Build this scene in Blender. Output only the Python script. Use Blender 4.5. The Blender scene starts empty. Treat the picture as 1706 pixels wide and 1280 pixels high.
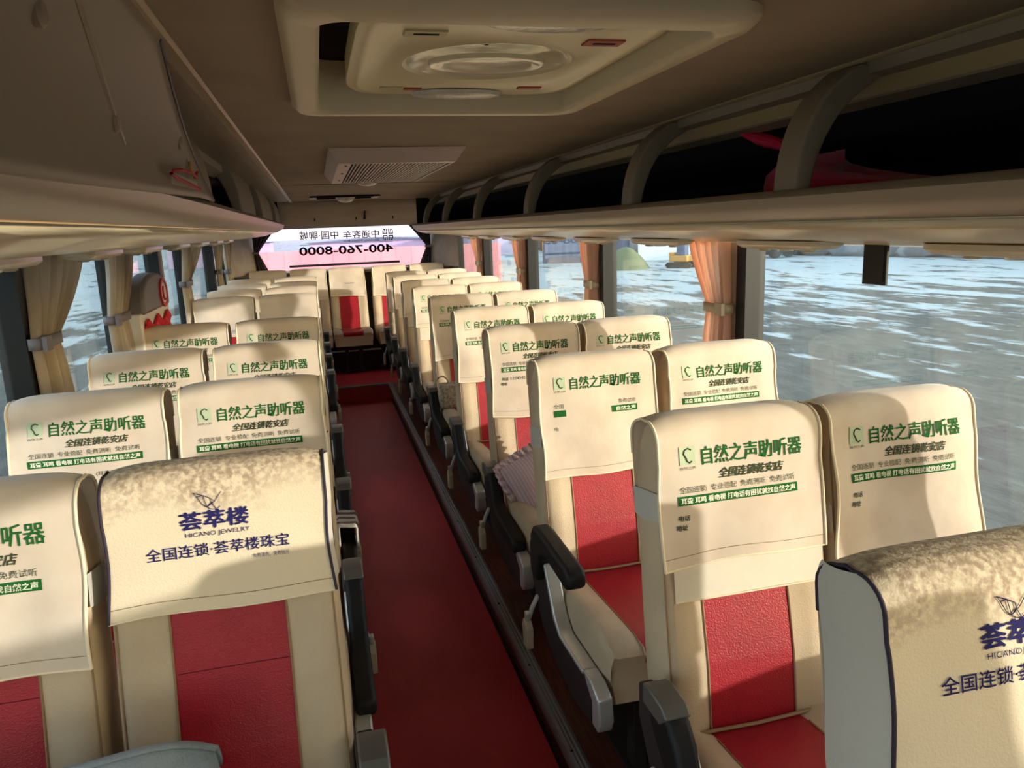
import bpy, bmesh, math, random
from math import sin, cos, pi, radians, sqrt, exp, atan2
from mathutils import Vector, Matrix

# ------------------------------------------------------------------ camera, world, sun, exposure
SC = bpy.context.scene
COL = SC.collection
CAM = (-0.309, 0.0, 1.54)
cd = bpy.data.cameras.new('camera'); cam = bpy.data.objects.new('camera', cd); COL.objects.link(cam)
r_ = (0.96794755, -0.24833189, -0.03753416); u_ = (0.08679796, 0.19052554, 0.97783748); f_ = (0.23567701, 0.94975328, -0.20597343)
cam.matrix_world = Matrix(((r_[0], u_[0], -f_[0], CAM[0]), (r_[1], u_[1], -f_[1], CAM[1]), (r_[2], u_[2], -f_[2], CAM[2]), (0, 0, 0, 1)))
cd.sensor_width = 36; cd.lens = 1255.58 / 1706 * 36; cd.clip_start = 0.02; cd.clip_end = 2000
SC.camera = cam
SC.view_settings.view_transform = 'Standard'; SC.view_settings.look = 'None'
SC.view_settings.gamma = 1; SC.view_settings.use_curve_mapping = False
SC.view_settings.exposure = 0.0

LIGHT = Vector((-0.80, 0.60, -0.138)).normalized()      # direction the sunlight travels
W = bpy.data.worlds.new('sky'); SC.world = W; W.use_nodes = True
nt = W.node_tree; bg = nt.nodes['Background']
sky = nt.nodes.new('ShaderNodeTexSky'); sky.sky_type = 'NISHITA'; sky.sun_disc = False
sky.sun_elevation = radians(11); sky.sun_rotation = atan2(-LIGHT.x, -LIGHT.y); sky.air_density = 1.2; sky.dust_density = 2.0
mixs = nt.nodes.new('ShaderNodeMix'); mixs.data_type = 'RGBA'; mixs.inputs[0].default_value = 0.6
mixs.inputs[7].default_value = (2.1, 2.12, 2.3, 1)
nt.links.new(sky.outputs[0], mixs.inputs[6]); nt.links.new(mixs.outputs[2], bg.inputs[0]); bg.inputs[1].default_value = 1.1
sl = bpy.data.lights.new('sun', 'SUN'); sl.energy = 5.6; sl.angle = radians(0.9); sl.color = (1.0, 0.85, 0.73)
so = bpy.data.objects.new('sun', sl); COL.objects.link(so)
so.rotation_euler = LIGHT.to_track_quat('-Z', 'Y').to_euler()

# ------------------------------------------------------------------ materials
def lin(c):
    return tuple(((x / 255) / 12.92 if x / 255 <= .04045 else ((x / 255 + .055) / 1.055) ** 2.4) for x in c) + (1,)
MATS = {}
def mat(name, rgb, rough=.6, metal=0, bump=0, scale=40, rgb2=None, vscale=6, stretch=None, spec=.4, sheen=0, trans=0, thr=(.42, .6)):
    m = bpy.data.materials.new(name); m.use_nodes = True; n = m.node_tree; p = n.nodes['Principled BSDF']
    p.inputs['Roughness'].default_value = rough; p.inputs['Metallic'].default_value = metal
    p.inputs['Specular IOR Level'].default_value = spec
    p.inputs['Base Color'].default_value = lin(rgb)
    if sheen: p.inputs['Sheen Weight'].default_value = sheen
    tc = n.nodes.new('ShaderNodeTexCoord'); co = tc.outputs['Object']
    if stretch:
        mp = n.nodes.new('ShaderNodeMapping'); mp.inputs['Scale'].default_value = stretch
        n.links.new(co, mp.inputs[0]); co = mp.outputs[0]
    colout = None
    if rgb2:
        t = n.nodes.new('ShaderNodeTexNoise'); t.inputs['Scale'].default_value = vscale; t.inputs['Detail'].default_value = 5
        n.links.new(co, t.inputs[0])
        r = n.nodes.new('ShaderNodeValToRGB'); r.color_ramp.elements[0].position = thr[0]; r.color_ramp.elements[1].position = thr[1]
        r.color_ramp.elements[0].color = lin(rgb); r.color_ramp.elements[1].color = lin(rgb2)
        n.links.new(t.outputs[0], r.inputs[0]); n.links.new(r.outputs[0], p.inputs['Base Color']); colout = r.outputs[0]
    if bump:
        t = n.nodes.new('ShaderNodeTexNoise'); t.inputs['Scale'].default_value = scale; t.inputs['Detail'].default_value = 3
        n.links.new(co, t.inputs[0]); b = n.nodes.new('ShaderNodeBump'); b.inputs['Strength'].default_value = bump; b.inputs['Distance'].default_value = .004
        n.links.new(t.outputs[0], b.inputs['Height']); n.links.new(b.outputs[0], p.inputs['Normal'])
    if trans:
        tl = n.nodes.new('ShaderNodeBsdfTranslucent'); mx = n.nodes.new('ShaderNodeMixShader'); mx.inputs[0].default_value = trans
        tl.inputs[0].default_value = lin(rgb)
        if colout: n.links.new(colout, tl.inputs[0])
        out = n.nodes['Material Output']
        n.links.new(p.outputs[0], mx.inputs[1]); n.links.new(tl.outputs[0], mx.inputs[2]); n.links.new(mx.outputs[0], out.inputs[0])
    MATS[name] = m
    return m
M = MATS
mat('cream_leather', (198, 176, 148), .5, bump=.25, scale=260, rgb2=(189, 167, 140), spec=.35)
mat('red_leather', (166, 18, 36), .42, bump=.35, scale=300, rgb2=(154, 15, 32), spec=.5)
mat('cloth', (228, 211, 193), .9, bump=.9, scale=11, rgb2=(222, 203, 184), vscale=9, trans=.12, sheen=.2, spec=.1)
mat('cloth_worn', (228, 210, 184), .95, bump=.25, scale=260, spec=.1)
def worn():
    n = M['cloth_worn'].node_tree; p = n.nodes['Principled BSDF']; tc = n.nodes.new('ShaderNodeTexCoord')
    sp = n.nodes.new('ShaderNodeSeparateXYZ'); n.links.new(tc.outputs['Object'], sp.inputs[0])
    big = n.nodes.new('ShaderNodeTexNoise'); big.inputs['Scale'].default_value = 9; big.inputs['Detail'].default_value = 3; n.links.new(tc.outputs['Object'], big.inputs[0])
    fine = n.nodes.new('ShaderNodeTexNoise'); fine.inputs['Scale'].default_value = 95; fine.inputs['Detail'].default_value = 6; n.links.new(tc.outputs['Object'], fine.inputs[0])
    a = n.nodes.new('ShaderNodeMath'); a.operation = 'MULTIPLY_ADD'; a.inputs[1].default_value = .16; n.links.new(big.outputs[0], a.inputs[0]); n.links.new(sp.outputs[2], a.inputs[2])
    mr = n.nodes.new('ShaderNodeMapRange'); mr.inputs[1].default_value = 1.07; mr.inputs[2].default_value = 1.13; n.links.new(a.outputs[0], mr.inputs[0])
    f2 = n.nodes.new('ShaderNodeMapRange'); f2.inputs[1].default_value = .38; f2.inputs[2].default_value = .6; n.links.new(fine.outputs[0], f2.inputs[0])
    mu = n.nodes.new('ShaderNodeMath'); mu.operation = 'MULTIPLY'; n.links.new(mr.outputs[0], mu.inputs[0]); n.links.new(f2.outputs[0], mu.inputs[1])
    mx = n.nodes.new('ShaderNodeMix'); mx.data_type = 'RGBA'; mx.inputs[6].default_value = lin((228, 210, 184)); mx.inputs[7].default_value = lin((176, 154, 132)); n.links.new(mu.outputs[0], mx.inputs[0]); n.links.new(mx.outputs[2], p.inputs['Base Color'])
worn()
mat('cloth_white', (236, 226, 208), .9, bump=.9, scale=11, rgb2=(228, 216, 196), trans=.12, spec=.1)
mat('cloth_side', (196, 190, 182), .9, bump=.2, scale=300, trans=.05, spec=.1)
mat('hem', (240, 224, 194), .85, spec=.1)
mat('hem_dark', (52, 44, 60), .8)
mat('print_green', (34, 96, 44), .85, spec=.1)
mat('print_dark', (66, 74, 52), .85, spec=.1)
mat('print_pale', (190, 202, 172), .9, spec=.1)
mat('print_white', (232, 232, 208), .9, spec=.1)
mat('print_navy', (44, 40, 96), .85, spec=.1)
mat('print_purple', (150, 138, 170), .85, spec=.1)
mat('piping', (150, 120, 88), .6)
mat('seam_red', (96, 12, 24), .7)
mat('black_plastic', (16, 16, 16), .6, bump=.1, scale=200)
mat('dark_plastic', (52, 46, 44), .6, spec=.2)
mat('grey_cap', (104, 100, 94), .4, metal=.3)
mat('silver', (196, 194, 188), .35, metal=.5)
mat('steel', (138, 134, 134), .45, metal=.35, bump=.3, scale=30, stretch=(60, 2, 1))
mat('beige_plastic', (190, 172, 142), .5)
mat('headliner', (166, 156, 136), .85, bump=.1, scale=120, rgb2=(158, 148, 128), vscale=3, spec=.15)
mat('rack_plastic', (166, 154, 134), .38, bump=.05, scale=30, spec=.5)
mat('rack_under', (206, 190, 156), .25, bump=.06, scale=14, spec=.6, stretch=(6, 1, 6))
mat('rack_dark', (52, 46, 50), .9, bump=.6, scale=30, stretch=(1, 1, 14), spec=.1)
mat('rack_arch', (156, 145, 126), .5, bump=.05, spec=.4)
mat('trim_strip', (186, 172, 134), .3, spec=.6)
mat('beige_panel', (176, 158, 118), .5)
mat('hatch_frame', (228, 220, 186), .45, spec=.5)
mat('hatch_panel', (228, 222, 180), .35, spec=.5)
mat('hatch_dish', (240, 240, 212), .12, spec=.8, bump=.3, scale=16)
mat('lamp_lens', (220, 222, 208), .1, spec=.8, bump=.5, scale=90)
mat('label_red', (178, 92, 70), .6)
mat('label_pale', (210, 210, 170), .6)
mat('duct_metal', (220, 212, 206), .45, metal=.25)
mat('duct_dark', (44, 38, 34), .8, spec=.1)
mat('wall_plastic', (176, 166, 150), .6, rgb2=(166, 155, 140), spec=.3)
mat('wall_dark', (70, 64, 60), .8)
mat('window_seal', (14, 13, 15), .5)
mat('carpet', (206, 58, 66), .5, bump=.35, scale=200, rgb2=(188, 46, 54), vscale=3, spec=.35, stretch=(1, .3, 1))
mat('floor_wood', (84, 42, 32), .4, bump=.2, scale=40, rgb2=(108, 58, 42), vscale=14, stretch=(8, .8, 1), spec=.5)
mat('riser', (48, 10, 14), .6)
mat('curtain_peach', (254, 236, 222), .9, bump=.2, scale=60, trans=.7, rgb2=(252, 226, 208), stretch=(1, 1, .1), spec=.1)
mat('curtain_beige', (218, 206, 188), .9, bump=.2, scale=60, trans=.45, rgb2=(206, 192, 174), stretch=(1, 1, .1), spec=.1)
mat('curtain_grey', (96, 88, 92), .9, bump=.2, scale=60, trans=.12, spec=.1)
mat('pink_cloth', (214, 30, 84), .8, bump=.5, scale=30, sheen=.3)
mat('pink_bright', (235, 40, 90), .7, bump=.3, scale=60)
mat('red_cord', (190, 20, 36), .6, bump=.4, scale=300)
mat('brass', (190, 160, 90), .3, metal=.9)
mat('ring_red', (190, 30, 44), .5)
mat('white_plastic', (214, 208, 198), .45)
mat('box_grey', (118, 112, 116), .55)
mat('ribbon_red', (232, 44, 56), .6, trans=.3)
mat('knit', (196, 182, 164), .95, bump=1, scale=120, rgb2=(150, 136, 122), vscale=60)
mat('striped_light', (200, 190, 176), .9); mat('striped_dark', (110, 84, 80), .9)
mat('denim', (134, 142, 150), .95, bump=.5, scale=240, rgb2=(118, 128, 138), vscale=10)
mat('treeline', (120, 124, 132), .95, rgb2=(96, 102, 110), vscale=.6, stretch=(1, 1, .25))
mat('bank_wall', (214, 146, 154), .8, rgb2=(200, 130, 140), vscale=.3, stretch=(1, 1, .1))
mat('far_building', (170, 160, 190), .8); mat('far_blue', (70, 84, 110), .7); mat('far_white', (214, 220, 226), .7)
mat('tarp_green', (92, 104, 74), .8, bump=.4, scale=3)
mat('digger_yellow', (190, 138, 60), .5); mat('rubber', (30, 30, 32), .8)

def pillow_mat():
    m = mat('pillow_stripe', (196, 168, 176), .9, sheen=.3); n = m.node_tree; p = n.nodes['Principled BSDF']
    tc = n.nodes.new('ShaderNodeTexCoord'); w = n.nodes.new('ShaderNodeTexWave'); w.inputs['Scale'].default_value = 26; w.inputs['Distortion'].default_value = .6
    r = n.nodes.new('ShaderNodeValToRGB'); r.color_ramp.elements[0].color = lin((200, 172, 184)); r.color_ramp.elements[1].color = lin((222, 202, 208))
    n.links.new(tc.outputs['Object'], w.inputs[0]); n.links.new(w.outputs[0], r.inputs[0]); n.links.new(r.outputs[0], p.inputs['Base Color'])
pillow_mat()

def glass_mat(name, tint, haze, haze_col=(200, 205, 205)):
    m = bpy.data.materials.new(name); m.use_nodes = True; n = m.node_tree; n.nodes.clear()
    out = n.nodes.new('ShaderNodeOutputMaterial'); tr = n.nodes.new('ShaderNodeBsdfTransparent'); tr.inputs[0].default_value = tint + (1,)
    gl = n.nodes.new('ShaderNodeBsdfGlossy'); gl.inputs['Roughness'].default_value = .02
    df = n.nodes.new('ShaderNodeBsdfDiffuse'); df.inputs[0].default_value = lin(haze_col)
    tl = n.nodes.new('ShaderNodeBsdfTranslucent'); tl.inputs[0].default_value = lin(haze_col)
    ad = n.nodes.new('ShaderNodeMixShader'); ad.inputs[0].default_value = .5
    n.links.new(df.outputs[0], ad.inputs[1]); n.links.new(tl.outputs[0], ad.inputs[2])
    lw = n.nodes.new('ShaderNodeLayerWeight'); lw.inputs[0].default_value = .5
    pw = n.nodes.new('ShaderNodeMath'); pw.operation = 'POWER'; pw.inputs[1].default_value = 5; n.links.new(lw.outputs['Facing'], pw.inputs[0])
    fr = n.nodes.new('ShaderNodeMath'); fr.operation = 'MULTIPLY_ADD'; fr.inputs[1].default_value = .9; fr.inputs[2].default_value = .035; n.links.new(pw.outputs[0], fr.inputs[0])
    m1 = n.nodes.new('ShaderNodeMixShader'); m2 = n.nodes.new('ShaderNodeMixShader')
    tc = n.nodes.new('ShaderNodeTexCoord'); mp = n.nodes.new('ShaderNodeMapping'); mp.inputs['Scale'].default_value = (1, 3, .7)
    no = n.nodes.new('ShaderNodeTexNoise'); no.inputs['Scale'].default_value = 2.2; no.inputs['Detail'].default_value = 6
    mr = n.nodes.new('ShaderNodeMapRange'); mr.inputs[1].default_value = .4; mr.inputs[2].default_value = .75; mr.inputs[3].default_value = haze * .6; mr.inputs[4].default_value = haze * 1.8
    n.links.new(tc.outputs['Object'], mp.inputs[0]); n.links.new(mp.outputs[0], no.inputs[0]); n.links.new(no.outputs[0], mr.inputs[0])
    n.links.new(mr.outputs[0], m1.inputs[0]); n.links.new(tr.outputs[0], m1.inputs[1]); n.links.new(ad.outputs[0], m1.inputs[2])
    n.links.new(fr.outputs[0], m2.inputs[0]); n.links.new(m1.outputs[0], m2.inputs[1]); n.links.new(gl.outputs[0], m2.inputs[2])
    n.links.new(m2.outputs[0], out.inputs[0]); M[name] = m
glass_mat('window_glass', (.90, .96, .96), .035)
glass_mat('rear_glass', (.95, .90, .95), .05, (230, 215, 225))

def ground_mat():
    m = mat('snowy_ground', (60, 66, 64), .8); n = m.node_tree; p = n.nodes['Principled BSDF']
    tc = n.nodes.new('ShaderNodeTexCoord'); mp = n.nodes.new('ShaderNodeMapping'); mp.inputs['Scale'].default_value = (1, .32, 1); mp.inputs['Rotation'].default_value = (0, 0, .12)
    a = n.nodes.new('ShaderNodeTexNoise'); a.inputs['Scale'].default_value = .8; a.inputs['Detail'].default_value = 9; a.inputs['Roughness'].default_value = .68
    b = n.nodes.new('ShaderNodeTexNoise'); b.inputs['Scale'].default_value = 3.2; b.inputs['Detail'].default_value = 8; b.inputs['Roughness'].default_value = .75
    n.links.new(tc.outputs['Object'], mp.inputs[0]); n.links.new(mp.outputs[0], a.inputs[0]); n.links.new(mp.outputs[0], b.inputs[0])
    # snow gets commoner away from the bus
    ln = n.nodes.new('ShaderNodeVectorMath'); ln.operation = 'LENGTH'; n.links.new(tc.outputs['Object'], ln.inputs[0])
    mr = n.nodes.new('ShaderNodeMapRange'); mr.inputs[1].default_value = 5; mr.inputs[2].default_value = 42; mr.inputs[3].default_value = -.10; mr.inputs[4].default_value = .16
    n.links.new(ln.outputs['Value'], mr.inputs[0])
    ad = n.nodes.new('ShaderNodeMath'); ad.operation = 'ADD'; n.links.new(a.outputs[0], ad.inputs[0]); n.links.new(mr.outputs[0], ad.inputs[1])
    r = n.nodes.new('ShaderNodeValToRGB'); r.color_ramp.elements[0].position = .54; r.color_ramp.elements[1].position = .60
    r.color_ramp.elements[0].color = (0, 0, 0, 1); r.color_ramp.elements[1].color = (1, 1, 1, 1); n.links.new(ad.outputs[0], r.inputs[0])
    e = n.nodes.new('ShaderNodeValToRGB'); e.color_ramp.elements[0].position = .35; e.color_ramp.elements[1].position = .65
    e.color_ramp.elements[0].color = lin((30, 36, 36)); e.color_ramp.elements[1].color = lin((70, 78, 76)); n.links.new(b.outputs[0], e.inputs[0])
    mx = n.nodes.new('ShaderNodeMix'); mx.data_type = 'RGBA'; n.links.new(r.outputs[0], mx.inputs[0]); n.links.new(e.outputs[0], mx.inputs[6]); mx.inputs[7].default_value = lin((146, 162, 168))
    n.links.new(mx.outputs[2], p.inputs['Base Color'])
    bp = n.nodes.new('ShaderNodeBump'); bp.inputs['Strength'].default_value = .6; bp.inputs['Distance'].default_value = .08; n.links.new(b.outputs[0], bp.inputs['Height']); n.links.new(bp.outputs[0], p.inputs['Normal'])
ground_mat()

# ------------------------------------------------------------------ mesh helpers
class MB:
    def __init__(s): s.v = []; s.f = []; s.m = []; s.mats = []
    def mi(s, name):
        if name not in s.mats: s.mats.append(name)
        return s.mats.index(name)
    def face(s, idx, m): s.f.append(tuple(idx)); s.m.append(s.mi(m))
    def add(s, vs, fs, m):
        o = len(s.v); s.v += [tuple(v) for v in vs]
        for i, f in enumerate(fs): s.face([o + k for k in f], m[i] if isinstance(m, list) else m)
    def box(s, x0, x1, y0, y1, z0, z1, m):
        s.add([(x0, y0, z0), (x1, y0, z0), (x1, y1, z0), (x0, y1, z0), (x0, y0, z1), (x1, y0, z1), (x1, y1, z1), (x0, y1, z1)],
              [(0, 3, 2, 1), (4, 5, 6, 7), (0, 1, 5, 4), (1, 2, 6, 5), (2, 3, 7, 6), (3, 0, 4, 7)], m)
    def loft(s, rings, m, close=True, cap=True, mfun=None):
        o = len(s.v); n = len(rings[0])
        for r in rings: s.v += [tuple(p) for p in r]
        for i in range(len(rings) - 1):
            for j in range(n if close else n - 1):
                a = o + i * n + j; b = o + i * n + (j + 1) % n
                s.face((a, b, b + n, a + n), mfun(i, j) if mfun else m)
        if cap and close:
            s.face([o + j for j in range(n)][::-1], m); s.face([o + (len(rings) - 1) * n + j for j in range(n)], m)
    def tube(s, pts, r, m, n=8, cap=True):
        pts = [Vector(p) for p in pts]; rings = []; up = Vector((0, 0, 1))
        for i, p in enumerate(pts):
            t = (pts[min(i + 1, len(pts) - 1)] - pts[max(i - 1, 0)]).normalized()
            if abs(t.dot(up)) > .93 and i == 0: up = Vector((1, 0, 0))
            x = t.cross(up)
            x = x.normalized() if x.length > 1e-5 else Vector((1, 0, 0)); y = x.cross(t).normalized(); up = y
            rr = r[i] if isinstance(r, (list, tuple)) else r
            rings.append([p + x * rr * cos(2 * pi * k / n) + y * rr * sin(2 * pi * k / n) for k in range(n)])
        s.loft(rings, m, True, cap)
    def prism(s, poly, a, b, m, axis=0):
        def P(q, t):
            return (t, q[0], q[1]) if axis == 0 else ((q[0], t, q[1]) if axis == 1 else (q[0], q[1], t))
        n = len(poly); s.add([P(q, a) for q in poly] + [P(q, b) for q in poly],
                             [tuple(range(n))[::-1], tuple(range(n, 2 * n))] + [(i, (i + 1) % n, n + (i + 1) % n, n + i) for i in range(n)], m)
    def grid(s, fn, us, vs, m, mfun=None):
        o = len(s.v)
        for u in us:
            for v in vs: s.v.append(tuple(fn(u, v)))
        n = len(vs)
        for i in range(len(us) - 1):
            for j in range(n - 1):
                a = o + i * n + j; s.face((a, a + n, a + n + 1, a + 1), mfun(i, j) if mfun else m)
    def xform(s, mx):
        s.v = [tuple(mx @ Vector(v)) for v in s.v]; return s
    def build(s, name, parent=None, smooth=True, bevel=0, solid=0, ang=35, seg=2):
        me = bpy.data.meshes.new(name); me.from_pydata(s.v, [], s.f)
        for k in s.mats: me.materials.append(M[k])
        me.polygons.foreach_set('material_index', s.m)
        if smooth:
            me.polygons.foreach_set('use_smooth', [True] * len(me.polygons)); me.set_sharp_from_angle(angle=radians(ang))
        me.update(); o = bpy.data.objects.new(name, me); COL.objects.link(o)
        if not s.nofix:
            bm = bmesh.new(); bm.from_mesh(me); bmesh.ops.recalc_face_normals(bm, faces=bm.faces); bm.to_mesh(me); bm.free()
        if parent: o.parent = parent
        if solid:
            md = o.modifiers.new('thick', 'SOLIDIFY'); md.thickness = solid; md.offset = 0
        if bevel:
            md = o.modifiers.new('bevel', 'BEVEL'); md.width = bevel; md.segments = seg; md.limit_method = 'ANGLE'; md.angle_limit = radians(40)
        return o
    nofix = False
def lin_(a, b, n): return [a + (b - a) * i / (n - 1) for i in range(n)]
def ell(cx, cy, rx, ry, z, n=32): return [(cx + rx * cos(2 * pi * k / n), cy + ry * sin(2 * pi * k / n), z) for k in range(n)]
def rr(cx, cy, hx, hy, r, z, k=6):
    out = []
    for (sx, sy, a0) in ((1, 1, 0), (-1, 1, pi / 2), (-1, -1, pi), (1, -1, 3 * pi / 2)):
        for i in range(k + 1):
            a = a0 + pi / 2 * i / k; out.append((cx + sx * (hx - r) + r * cos(a), cy + sy * (hy - r) + r * sin(a), z))
    return out
def tag(o, label=None, cat=None, group=None, kind=None):
    if label: o['label'] = label
    if cat: o['category'] = cat
    if group: o['group'] = group
    if kind: o['kind'] = kind
    return o
def empty(name, loc, label, cat, group=None, rz=0):
    o = bpy.data.objects.new(name, None); COL.objects.link(o); o.location = loc; o.rotation_euler = (0, 0, rz); o.empty_display_size = .1
    return tag(o, label, cat, group)
def struct(mb, name, **k):
    return tag(mb.build(name, **k), kind='structure')

_T = {}
def text2d(body, bold=.0, res=1):
    key = (body, bold, res)
    if key not in _T:
        c = bpy.data.curves.new('t', 'FONT'); c.body = body; c.resolution_u = res; c.offset = bold
        o = bpy.data.objects.new('t', c); COL.objects.link(o)
        me = bpy.data.meshes.new_from_object(o.evaluated_get(bpy.context.evaluated_depsgraph_get()))
        vs = [(v.co.x, v.co.y) for v in me.vertices]; fs = [tuple(p.vertices) for p in me.polygons]
        bpy.data.objects.remove(o); bpy.data.curves.remove(c); bpy.data.meshes.remove(me)
        xs = [v[0] for v in vs]; ys = [v[1] for v in vs]; x0, x1, y0, y1 = min(xs), max(xs), min(ys), max(ys)
        _T[key] = ([((x - x0) / (x1 - x0), (y - y0) / (y1 - y0)) for x, y in vs], fs)
    return _T[key]
def put_text(mb, fn, body, x, y, w, h, m, bold=0, shear=0, res=1):
    """letters in the box (x, y, w, h) of a surface fn(u, v) -> point"""
    vs, fs = text2d(body, 0, res); e = bold * .75 * h
    for dx, dy in (((-e, 0), (e, 0), (0, e * .6), (0, -e * .6)) if bold else ((0, 0),)):
        mb.add([fn(x + w * a + shear * h * b + dx, y + h * b + dy) for a, b in vs], fs, m)

# ------------------------------------------------------------------ measures
PZ = .06                       # seat platform height
AZ = -.09                      # aisle floor
FRONT, REAR = -2.3, 8.95
XW = 1.2
TL, TR = -.50, .78             # where the ceiling meets the racks
SILL = .67
def ceil_z(x): return 1.842 - .004 * abs(x)

# ------------------------------------------------------------------ setting
b = MB()
b.box(.29, 1.28, FRONT, 7.35, -.2, PZ, 'floor_wood'); b.box(-1.28, -.32, FRONT, 7.35, -.2, PZ, 'floor_wood')
b.box(-1.28, 1.28, 7.35, 8.19, -.2, PZ - .002, 'carpet'); b.box(-1.28, 1.28, 8.19, REAR + .1, -.2, .285, 'riser')
b.box(-.32, .29, FRONT, 7.35, -.2, AZ - .004, 'riser')
struct(b, 'floor', smooth=False)
b = MB(); b.box(-.318, .272, FRONT, 7.345, AZ - .004, AZ + .004, 'carpet')
tag(b.build('aisle_runner', smooth=False), 'red vinyl runner covering the sunken aisle floor between the seat rows', 'carpet')
b = MB()
b.prism([(.258, PZ - .006), (.262, PZ + .004), (.272, PZ + .007), (.276, PZ + .004), (.282, PZ + .007), (.288, PZ + .004), (.294, PZ + .007), (.304, PZ + .004), (.306, PZ), (.29, PZ), (.29, -.04), (.284, -.04), (.284, PZ - .006)], FRONT, 7.37, 'steel', axis=1)
for k in range(16): b.loft([ell(.272, .9 + k * .45, .005, .005, PZ + .006, 10), ell(.272, .9 + k * .45, .003, .003, PZ + .0095, 10)], 'dark_plastic')
struct(b, 'trim_1', smooth=False)
b = MB(); b.box(-.32, .29, 7.34, 7.38, PZ - .01, PZ + .006, 'steel'); struct(b, 'trim_2', bevel=.003)
b = MB(); b.box(-.45, .28, 8.17, 8.21, .28, .296, 'silver'); struct(b, 'trim_3', bevel=.003)
b = MB(); b.prism([(-.322, PZ + .006), (-.33, PZ + .006), (-.33, -.05), (-.322, -.05)], FRONT, 7.37, 'steel', axis=1); struct(b, 'trim_4', smooth=False)

b = MB()
def cf(u, v): return (u, v, ceil_z(u))
HX0, HX1, HY0, HY1 = -.29, .325, 1.09, 1.92
b.grid(cf, lin_(-1.25, HX0, 6), lin_(FRONT, REAR, 2), 'headliner'); b.grid(cf, lin_(HX1, 1.25, 6), lin_(FRONT, REAR, 2), 'headliner')
b.grid(cf, lin_(HX0, HX1, 4), [FRONT, HY0], 'headliner'); b.grid(cf, lin_(HX0, HX1, 4), [HY1, REAR], 'headliner')
b.box(-1.3, 1.3, FRONT, REAR + .1, 2.02, 2.05, 'headliner')
struct(b, 'ceiling', ang=60)
b = MB()
for y in (5.1,): b.box(TL, TR, y, y + .003, 1.8385, 1.8405, 'duct_dark')
struct(b, 'trim_5', smooth=False)
for nm, x, s in (('trim_6', TR, 1), ('trim_7', TL, -1)):
    b = MB(); b.prism([(x - s * .006, 1.842), (x - s * .007, 1.835), (x, 1.832), (x + s * .02, 1.834), (x + s * .02, 1.842)], FRONT, 7.75, 'trim_strip', axis=1); struct(b, nm, smooth=False)

# side walls: below the sill, above the header, pillars between the windows
RP = [-1.96, -.46, 1.04, 2.50, 3.93, 5.45, 6.98, 8.4]
LP = [-1.96, -.46, 1.10, 2.62, 3.80, 4.80, 5.72, 7.15, 8.4]
for nm, s, PP in (('wall_right', 1, RP), ('wall_left', -1, LP)):
    b = MB()
    def bx(x0, x1, *a): b.box(min(s * x0, s * x1), max(s * x0, s * x1), *a)
    bx(XW, XW + .09, FRONT, REAR + .1, -.2, SILL, 'wall_plastic')
    bx(XW - .015, XW + .09, FRONT, REAR + .1, SILL - .03, SILL, 'wall_plastic')
    bx(XW + .01, XW + .09, FRONT, REAR + .1, 1.50, 2.03, 'wall_plastic')
    for y in PP:
        bx(XW + .002, XW + .05, y + .035, y + .12, SILL, 1.5, 'wall_plastic')
    bx(XW, XW + .06, 8.45, REAR + .05, SILL, 1.5, 'wall_plastic')
    if s > 0: b.box(XW, XW + .09, -1.96, .08, SILL, 1.22, 'wall_plastic')  # unseen solid section above the sill, added to shade the nearest left seats
    struct(b, nm, smooth=False)
wn = 0
for s, PP in ((1, RP), (-1, LP)):
    for i, y in enumerate(PP):
        b = MB(); b.box(min(s * (XW - .004), s * (XW + .075)), max(s * (XW - .004), s * (XW + .075)), y - .03, y + .034, SILL, 1.5, 'window_seal')
        wn += 1; struct(b, 'trim_%d' % (10 + wn), smooth=False)
wn = 0
for s, PP in ((1, RP), (-1, LP)):
    ys = [FRONT + .1] + PP
    for i in range(len(ys) - 1):
        wn += 1; b = MB(); b.box(min(s * (XW + .052), s * (XW + .057)), max(s * (XW + .052), s * (XW + .057)), ys[i], ys[i + 1], SILL - .005, 1.505, 'window_glass')
        struct(b, 'window_%d' % wn, smooth=False)
# front end behind the camera: low dash wall, open windscreen
b = MB(); b.box(-1.29, 1.29, FRONT - .06, FRONT, -.2, .75, 'wall_plastic'); b.box(-1.29, 1.29, FRONT - .06, FRONT, 1.72, 2.05, 'wall_plastic')
b.box(-1.29, -1.2, FRONT - .06, FRONT, .75, 1.72, 'window_seal'); b.box(1.2, 1.29, FRONT - .06, FRONT, .75, 1.72, 'window_seal')
struct(b, 'wall_front', smooth=False)
wn += 1; b = MB(); b.box(-1.2, 1.2, FRONT - .03, FRONT - .025, .75, 1.72, 'window_glass'); struct(b, 'window_%d' % wn, smooth=False)
# rear wall with its window, shelf and slanting headboard
b = MB()
b.box(-1.29, 1.29, REAR, REAR + .08, .2, 1.13, 'wall_plastic'); b.box(-1.29, -1.0, REAR, REAR + .08, 1.13, 1.62, 'wall_dark'); b.box(1.0, 1.29, REAR, REAR + .08, 1.13, 1.62, 'wall_dark')
b.box(-1.29, 1.29, REAR, REAR + .08, 1.62, 2.05, 'wall_plastic')
b.box(-1.2, 1.2, 8.72, REAR, 1.09, 1.118, 'wall_plastic')
for s in (1, -1):
    b.add([(s * .93, REAR, 1.118), (s * 1.2, 8.3, 1.118), (s * 1.2, 8.3, 1.6), (s * .99, REAR, 1.6)], [(0, 1, 2, 3)], 'wall_plastic')
struct(b, 'wall_rear', smooth=False)
b = MB()
HB = lambda u, v: (u * (1 + .12 * v), 7.75 + .92 * v, 1.838 - .245 * v - .03 * sin(pi * v))
b.grid(HB, lin_(-.62, .80, 12), lin_(0, 1, 8), 'headliner')
for x in (-.30, .12, .5): b.box(x - .003, x + .003, 8.2, 8.21, 1.66, 1.71, 'duct_dark')
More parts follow.
